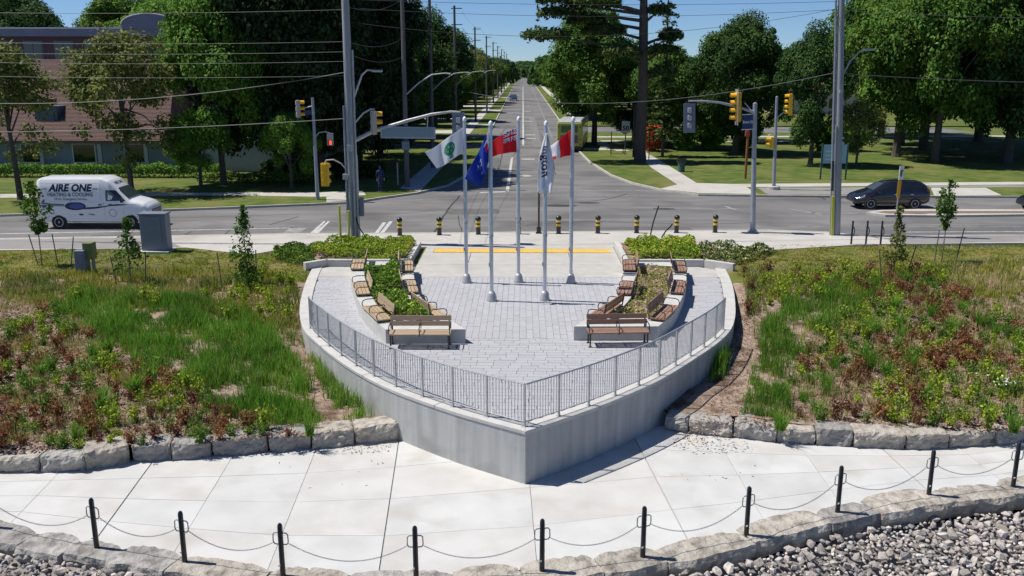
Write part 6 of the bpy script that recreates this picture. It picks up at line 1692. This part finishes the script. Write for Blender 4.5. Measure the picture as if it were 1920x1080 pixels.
# shingle courses: one thin strip per course
sl = math.hypot(ry-ey, rz_-ez); nc = 64; cs = MB()
for k in range(nc):
    u0, u1 = k/nc, (k+1)/nc; f = lambda u, up: (ey+(ry-ey)*u, ez+(rz_-ez)*u+up)
    xr0, xr1 = rx1+(-30.4-rx1)*u0, rx1+(-30.4-rx1)*u1
    a, b = f(u0,.06), f(u1,.015); c = f(u0,.0)
    cs.add([rp(rx0,a[0],a[1]),rp(xr0,a[0],a[1]),rp(xr1,b[0],b[1]),rp(rx0,b[0],b[1]),rp(rx0,c[0],c[1]),rp(xr0,c[0],c[1])], [(0,1,2,3),(4,5,1,0)])
cs.build('shingle_courses', M_roof, rf); bpy.data.objects['shingle_courses']['kind'] = 'stuff'
lw('wall_wing', M_stucco, -28,73.5,0,-18.5,90,3.4); lw('wing_roof', mat('roof_grey', (.16,.17,.2)), -28.4,73.0,3.4,-18.0,91,3.65)
for i in range(11):
    x = -70+4.2*i
    w = lw('window', M_white, x,72.52,.7,x+1.9,72.64,2.3); lw('pane', M_glass, x+.1,72.47,.8,x+1.8,72.54,2.2, w)
for x in (-38.6,-33.9,-30.2,-43.3): lw('column', mat('column_pale', (.42,.42,.44)), x,71.6,0,x+.28,71.9,2.5)
for x in (-26.5,-23.5,-20.8): w = lw('window', M_white, x,73.40,.9,x+1.5,73.52,2.4); lw('pane', M_glass, x+.1,73.34,1.0,x+1.4,73.42,2.3, w)
d_ = lw('dormer', mat('dormer_blue', (.10,.15,.24)), -39.6,73.5,3.6,-37.8,76,5.2); lw('pane', M_glass, -39.4,73.42,3.9,-38.0,73.52,4.9, d_)
# shops glimpsed under the park trees
for k, (x0, x1, y, h_, c) in enumerate([(46,62,168,4,(.45,.42,.36)),(24,40,190,4.5,(.3,.26,.22)),(70,92,190,5,(.38,.36,.34))]):
    t = thing('house', ['pale low house far behind the park trees','brown house far behind the park, left one','grey house far behind the park, rightmost one'][k], 'house', (x0,y,0))
    mb = MB(); mb.box(0,0,0,x1-x0,9,h_); mb.build('wall', mat(f'house_wall_{c[0]}', c), t)
    mb = MB(); mb.add([(-.5,-.5,h_),(x1-x0+.5,-.5,h_),(x1-x0+.5,9.5,h_),(-.5,9.5,h_),(-.5,4.5,h_+2.6),(x1-x0+.5,4.5,h_+2.6)], [(0,1,5,4),(3,4,5,2),(0,4,3),(1,2,5)]); mb.build('roof', M_roof, t)
    for i in range(3): mb = MB(); mb.box(2+i*4,-.06,1,3.6+i*4,.02,2.6); mb.build('window', M_glass, t)

# ================= TREES =================
def crown(name, R_, Hh, zc, npuff, pr, dens, leaf, m, seed, top=1.0, flat=.8, lo=.42, hollow=.5):
    rng = np.random.RandomState(seed); puffs = []
    for i in range(npuff):
        d = rng.normal(size=3); d /= np.linalg.norm(d); d[2] = abs(d[2])*1.0 if rng.rand() < .62 else d[2]
        rad = hollow+(1-hollow)*rng.rand()**.5
        r_ = pr*(.45+1.0*rng.rand())
        x, y, z = d[0]*rad*R_, d[1]*rad*R_, d[2]*rad*Hh
        tz = (z/Hh+1)/2; k = 1-(max(0, tz-.45)*top)**1.6
        puffs.append((x*k, y*k, zc+z, r_, r_*flat))
    for i in range(int(npuff*1.3)):            # loose sprays breaking the outline
        b_ = puffs[rng.randint(0, npuff)]; d = rng.normal(size=3); d /= np.linalg.norm(d); q = b_[3]*1.05
        puffs.append((b_[0]+d[0]*q, b_[1]+d[1]*q, b_[2]+d[2]*q*.9, pr*.30, pr*.22))
    P, N_ = puff_points(puffs, dens, rng, up=.55, lo=lo)
    P = P+rng.normal(size=P.shape)*pr*.06
    leaf = leaf*(.6+.9*rng.rand(len(P)))
    me = leaf_mesh(name, P, N_, leaf, m, seed=seed, aspect=1.35); return me, puffs
def trunk_mesh(h, r0, puffs, seed, m=M_bark, nl=12, r1=.12, spread=1.0):
    rng = random.Random(seed); mb = MB()
    lean_ = (rng.uniform(-.3,.3), rng.uniform(-.3,.3))
    mb.tube([(0,0,-.2),(0,0,.3),(lean_[0]*.3,lean_[1]*.3,h*.5),(lean_[0],lean_[1],h)], [r0*1.35,r0,r0*.75,r0*.5], 9)
    for p in rng.sample(puffs, min(nl, len(puffs))):
        b = (lean_[0]*.6, lean_[1]*.6, h*rng.uniform(.45,.95)); e = (p[0]*spread, p[1]*spread, p[2])
        mid = tuple((b[i]+e[i])/2+(0,0,.5)[i] for i in range(3)); mb.tube([b, mid, e], [r0*.34, r0*.2, r0*.05], 5)
    return mb.mesh('trunk', m)
TREE = {}
def proto(key, *a, th=None, tr=.35, **k):
    me, pf = crown('crown', *a, **k); TREE[key] = (me, trunk_mesh(th, tr, pf, a[-1] if isinstance(a[-1], int) else 3))
proto('maple1', 5.6, 5.4, 7.6, 95, 1.35, 330, .20, M_leaf, 201, th=6.5, tr=.38)
proto('maple2', 6.0, 5.0, 7.2, 100, 1.3, 330, .20, M_leaf, 202, th=6.0, tr=.36, top=.8)
proto('bright', 5.2, 5.6, 7.8, 90, 1.25, 330, .20, M_leaf_b, 203, th=6.5, tr=.35)
proto('deep1', 5.8, 5.8, 7.8, 100, 1.3, 320, .205, M_leaf_d, 204, th=7, tr=.4)
proto('deep2', 5.0, 6.2, 8.4, 90, 1.25, 320, .205, M_leaf_d, 205, th=7, tr=.38, top=1.15)
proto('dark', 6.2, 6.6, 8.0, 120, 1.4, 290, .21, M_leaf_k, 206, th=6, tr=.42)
proto('thin', 3.6, 4.2, 6.2, 60, .9, 190, .18, M_leaf_o, 207, th=6.2, tr=.20, lo=.2, hollow=.3, top=.9)
proto('thin2', 3.2, 4.0, 6.0, 56, .85, 190, .18, M_leaf_o, 208, th=6.0, tr=.20, lo=.3, hollow=.3, top=1.1)
def conifer(key, h, r, m, seed, tiers=16, leaf=.26, dens=60, gap=.0, tr=.25, bare=.12):
    rng = np.random.RandomState(seed); P, N_ = [], []; mb = MB(); mb.tube([(0,0,0),(0,0,h*.98)], [tr,.04], 8)
    for k in range(tiers):
        u = k/tiers; z = h*(bare+(1-bare)*u); rr_ = r*(1-u)**.8+.15; nb = rng.randint(6,9)
        for b in range(nb):
            a = 2*PI*(b+rng.rand()*.7)/nb; L_ = rr_*rng.uniform(.65,1.1); n = int(dens*L_)
            if rng.rand() < gap: continue
            s = rng.rand(n)**.7*L_; w = .12+.20*s; P.append(np.column_stack([np.cos(a)*s-np.sin(a)*rng.normal(size=n)*w, np.sin(a)*s+np.cos(a)*rng.normal(size=n)*w, z-.25*s+.12*s**2*.3+rng.normal(size=n)*.13]))
            nn = rng.normal(size=(n,3))*.5; nn[:,2] += 1; N_.append(nn); mb.tube([(0,0,z),(np.cos(a)*L_*.9,np.sin(a)*L_*.9,z-.2*L_)], [.04,.01], 4)
    TREE[key] = (leaf_mesh('crown', np.concatenate(P), np.concatenate(N_), leaf, m, seed=seed, aspect=1.8), mb.mesh('trunk', M_bark))
conifer('spruce', 12, 2.6, M_leaf_d, 301, tiers=20); conifer('sparse_fir', 15, 1.5, M_leaf_p, 302, tiers=20, gap=.35, dens=34, leaf=.22, tr=.14)
# wind-shaped pine: flat plates of needles on long limbs, mostly on one side
rng = np.random.RandomState(77); P, N_ = [], []; mb = MB()
mb.tube([(0,0,-.2),(0,0,1),(.05,0,6),(-.1,0,12),(-.15,0,13.4),(-.5,0,14.4)], [.62,.48,.44,.38,.32,.18], 12)
plates = [(-4.6,0,13.0,2.0),(-7.2,.5,12.2,2.2),(-8.6,0,10.4,2.2),(-3.4,1,10.8,2.0),(-2.2,-1,9.0,1.9),(-5.6,1,14.4,1.7),(-2.4,0,14.9,1.6),(1.6,0,9.2,1.5),(2.4,.5,10.4,1.1),(1.2,0,12.4,1.0),(1.8,0,7.4,1.3),(-.4,0,15.6,1.5),(-5.0,1,11.6,1.8),(-7.9,-.5,13.2,1.5),(-3.4,-.6,12.9,1.3)]
for x, y, z, r_ in plates:
    zb = z-1.1+random.random()*.5; b = (0, 0, min(13.2, zb)); mb.tube([b, (x*.5, y*.5, zb+.45), (x*.9, y*.9, z-.1)], [.17,.11,.03], 6)
    n = int(620*r_); a = rng.rand(n)*6.28; s = rng.rand(n)**.5*r_; P.append(np.column_stack([x+np.cos(a)*s, y+np.sin(a)*s*1.1, z+(1-(s/r_)**2)*.55*rng.rand(n)+rng.normal(size=n)*.16])); nn = rng.normal(size=(n,3))*.6; nn[:,2] += .8; N_.append(nn)
TREE['pine'] = (leaf_mesh('crown', np.concatenate(P), np.concatenate(N_), .22, M_leaf_p, seed=5, aspect=1.8), mb.mesh('trunk', M_bark))

def tree(key, x, y, s, label, sz=1.0, rz=None, group='trees', name='tree', crown_m=None):
    t = thing(name, label, 'tree', (x, y, -.02), random.uniform(0, 6.28) if rz is None else rz, group)
    cm, tm = TREE[key]
    c = link_mesh('crown', cm, t, scale=(s, s, s*sz)); tk = link_mesh('trunk', tm, t, scale=(s, s, s*sz))
    return t
random.seed(99)
# left
tree('thin', -26.4, 60.0, .98, 'thin olive leaved street tree standing behind the white van', group='thin street trees on the left', sz=1.07, name='street_tree')
tree('thin2', -32.2, 56.8, .97, 'thin olive leaved street tree at the left edge of the picture', group='thin street trees on the left', name='street_tree')
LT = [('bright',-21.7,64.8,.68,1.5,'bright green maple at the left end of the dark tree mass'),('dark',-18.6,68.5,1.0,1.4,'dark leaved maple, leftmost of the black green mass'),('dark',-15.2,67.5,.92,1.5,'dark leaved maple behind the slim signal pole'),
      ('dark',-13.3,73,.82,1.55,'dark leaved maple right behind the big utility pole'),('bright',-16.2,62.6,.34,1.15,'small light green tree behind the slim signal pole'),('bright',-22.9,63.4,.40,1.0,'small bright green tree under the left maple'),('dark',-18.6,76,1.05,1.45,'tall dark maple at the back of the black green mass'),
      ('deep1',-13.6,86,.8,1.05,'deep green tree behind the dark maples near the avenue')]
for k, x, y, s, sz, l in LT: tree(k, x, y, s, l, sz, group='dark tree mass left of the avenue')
for i, (x, y, k, s) in enumerate([(-60,138,'maple1',1.4),(-50,132,'bright',1.35),(-44,136,'maple2',1.3),(-38,130,'deep1',1.4),(-70,128,'deep2',1.3),(-33,134,'maple1',1.4),(-78,140,'maple2',1.4),(-27,110,'deep1',1.3),(-56,146,'deep1',1.5)]):
    tree(k, x, y, s, f'leafy tree rising behind the brick building, {ORD[i]} of nine', group='trees behind the brick building')
# left side of the avenue, receding
n = 0
for i in range(19):
    y = 98+i*16+random.uniform(-4,4)
    for x0, ks_ in ((-11.5,('maple1','thin','maple2','spruce','deep2')),(-20,('deep1','maple2','spruce')),(-29,('deep1','maple1'))):
        if x0 < -15 and i > 12: continue
        if i == 0 and x0 > -12: x0 = -13
        k = random.choice(ks_); s = random.uniform(.8,1.02)*(1.0 if x0 > -15 else 1.15)
        if k == 'thin': s *= 1.25
        tree(k, x0+random.uniform(-1.5,1), y, s, f'street tree left of the avenue, {ORD[min(i,13)]} back from the crossing, {"at the kerb" if x0 > -15 else ("in the second line" if x0 > -25 else "in the third line")}' if i < 13 else 'distant street tree far up the left side of the avenue', group='trees receding left of the avenue', name='street_tree')
# right side of the avenue
tree('maple1', 7.9, 100, .90, 'broad green maple hanging over the avenue behind the pine', 1.2, group='trees right of the avenue')
tree('deep1', 12.6, 103, .66, 'deep green tree close behind the pine trunk', .95, group='trees right of the avenue')
tree('maple2', 6.6+4.5, 150, 1.05, 'green maple beyond the side street', 1.0, group='trees right of the avenue')
tree('pine', 10.57, 81.3, 1.0, 'tall wind shaped pine with a thick bare trunk and flat limbs', 1.05, rz=0, name='pine_tree', group='conifers')
tree('sparse_fir', 13.3, 86, 1.12, 'thin sparse conifer right of the big pine', 1.0, name='conifer', group='conifers')
for i in range(16):
    y = 160+i*17; 
    for x0, ks_ in ((12.2,('maple1','maple2','deep1')),(22,('deep1','maple2'))):
        if x0 > 15 and i > 8: continue
        tree(random.choice(ks_), x0+random.uniform(-1,1.5), y+random.uniform(-4,4), random.uniform(.8,1.0), f'street tree right of the avenue, {ORD[min(i,13)]} beyond the side street, {"at the kerb" if x0 < 15 else "set back"}' if i < 13 else 'distant street tree far up the right side of the avenue', group='trees receding right of the avenue', name='street_tree')
RT = [('deep1',20.9,89,.78,1.2,'big round deep green tree in the middle of the park edge'),('maple2',15.6,96,.72,1.1,'green tree between the thin conifer and the big round park tree'),('deep2',25.0,78.5,.60,1.33,'rounded deep green park tree behind the second signal pole'),
      ('maple1',35.4,86,1.02,1.3,'tall green park tree just right of the utility pole'),('maple2',36.6,80.5,.98,1.35,'large green park tree behind the dark car'),('deep1',43,80.5,1.15,1.25,'large deep green park tree at the right edge'),
      ('maple1',41,93,1.3,1.3,'tall park tree behind the right edge trees'),('deep2',41.5,100,1.2,1.3,'tall deep green tree at the back of the park, behind the utility pole'),('maple1',26,104,.72,1.0,'park tree behind the rounded deep green one'),
      ('bright',50,86,1.15,1.2,'bright green park tree outside the right edge'),('deep1',52,104,1.3,1.25,'dark park tree at the far right back'),('deep2',17.5,112,.62,.95,'deep green tree left at the back of the park'),
      ('deep1',23,118,.72,.95,'deep green tree in the middle at the back of the park'),('thin',28.6,77.5,.55,1.0,'small thin park tree right of the utility pole'),('maple2',44,112,1.2,1.2,'green tree at the back of the park towards the right'),('maple1',62,96,1.3,1.2,'green tree well outside the right edge')]
for k, x, y, s, sz, l in RT: tree(k, x, y, s, l, sz, group='park trees on the right')
mb = shrub_mesh('leaves', 1.7, 2.6, 2600, .20, M_leaf_red, 401); t = thing('red_bush', 'red leaved bush at the park edge right of the pine trunk', 'bush', (13.2,92,0)); link_mesh('leaves', mb, t)
mb2 = shrub_mesh('leaves', 1.6, 2.2, 2400, .22, M_leaf_b, 402)
for i, (x, y, s) in enumerate([(16.5,92.5,1.0),(19.2,93,1.3),(22.8,94,1.1),(30.5,92,1.2),(33.5,92,1.0)]):
    t = thing('bush', f'green bush under the park trees, {ORD[i]} from the left', 'bush', (x,y,0), group='bushes under the park trees'); link_mesh('leaves', mb2, t, scale=s)
# distant woods closing the horizon
rngw = np.random.RandomState(9); Pw, Nw = [], []
for side in (-1, 1):
    for i in range(150):
        x = side*(16+rngw.rand()*260) if i > 14 else side*(9+rngw.rand()*14); y = (430+rngw.rand()*140) if i > 14 else 420+rngw.rand()*200
        if abs(x) > 60: y = 200+abs(x)*.6+rngw.rand()*60
        h_ = 9+4*rngw.rand(); n = 420; d = rngw.normal(size=(n,3)); d /= np.linalg.norm(d, axis=1, keepdims=True); d[:,2] = np.abs(d[:,2])
        Pw.append(np.array([x,y,1.0])+d*np.array([7,7,h_])*(.85+.2*rngw.rand(n,1))); Nw.append(d+rngw.normal(size=(n,3))*.5)
for i in range(26):
    x = -22+44*rngw.rand(); y = 760+rngw.rand()*120; n = 300; d = rngw.normal(size=(n,3)); d /= np.linalg.norm(d, axis=1, keepdims=True); d[:,2] = np.abs(d[:,2])
    Pw.append(np.array([x,y,1.0])+d*np.array([8,8,13])); Nw.append(d)
o = link_mesh('distant_woods', leaf_mesh('distant_woods', np.concatenate(Pw), np.concatenate(Nw), 1.5, M_leaf_d, seed=4)); tag(o, kind='stuff')
# hedge and shrubs before the low building
def hedge_row(label, x0, x1, y, h_, d_, m, seed, leaf=.14):
    rng = np.random.RandomState(seed); n = int((x1-x0)*d_*260); P = np.column_stack([rng.uniform(x0,x1,n), y+rng.uniform(-d_/2,d_/2,n), h_*rng.rand(n)**.5])
    P[:,2] *= .85+.25*np.array([noise.noise((p[0]*.8,0,seed)) for p in P]); N_ = rng.normal(size=(n,3))*.6; N_[:,2] += .8; N_[:,1] -= .3
    o = link_mesh('hedge', leaf_mesh('hedge', P, N_, leaf, m, seed=seed)); tag(o, label, 'hedge')
hedge_row('clipped hedge in front of the low building behind the van', -46, -23.5, 69.0, 1.15, 1.3, M_leaf_b, 501)
hedge_row('low green shrubs along the lawn in the shade of the dark trees', -24, -14, 66.0, .8, 1.2, M_leaf_g, 502)
hedge_row('dark low shrubs at the foot of the dark maples', -20, -10.8, 69.5, 1.3, 2.5, M_leaf_d, 503, .2)
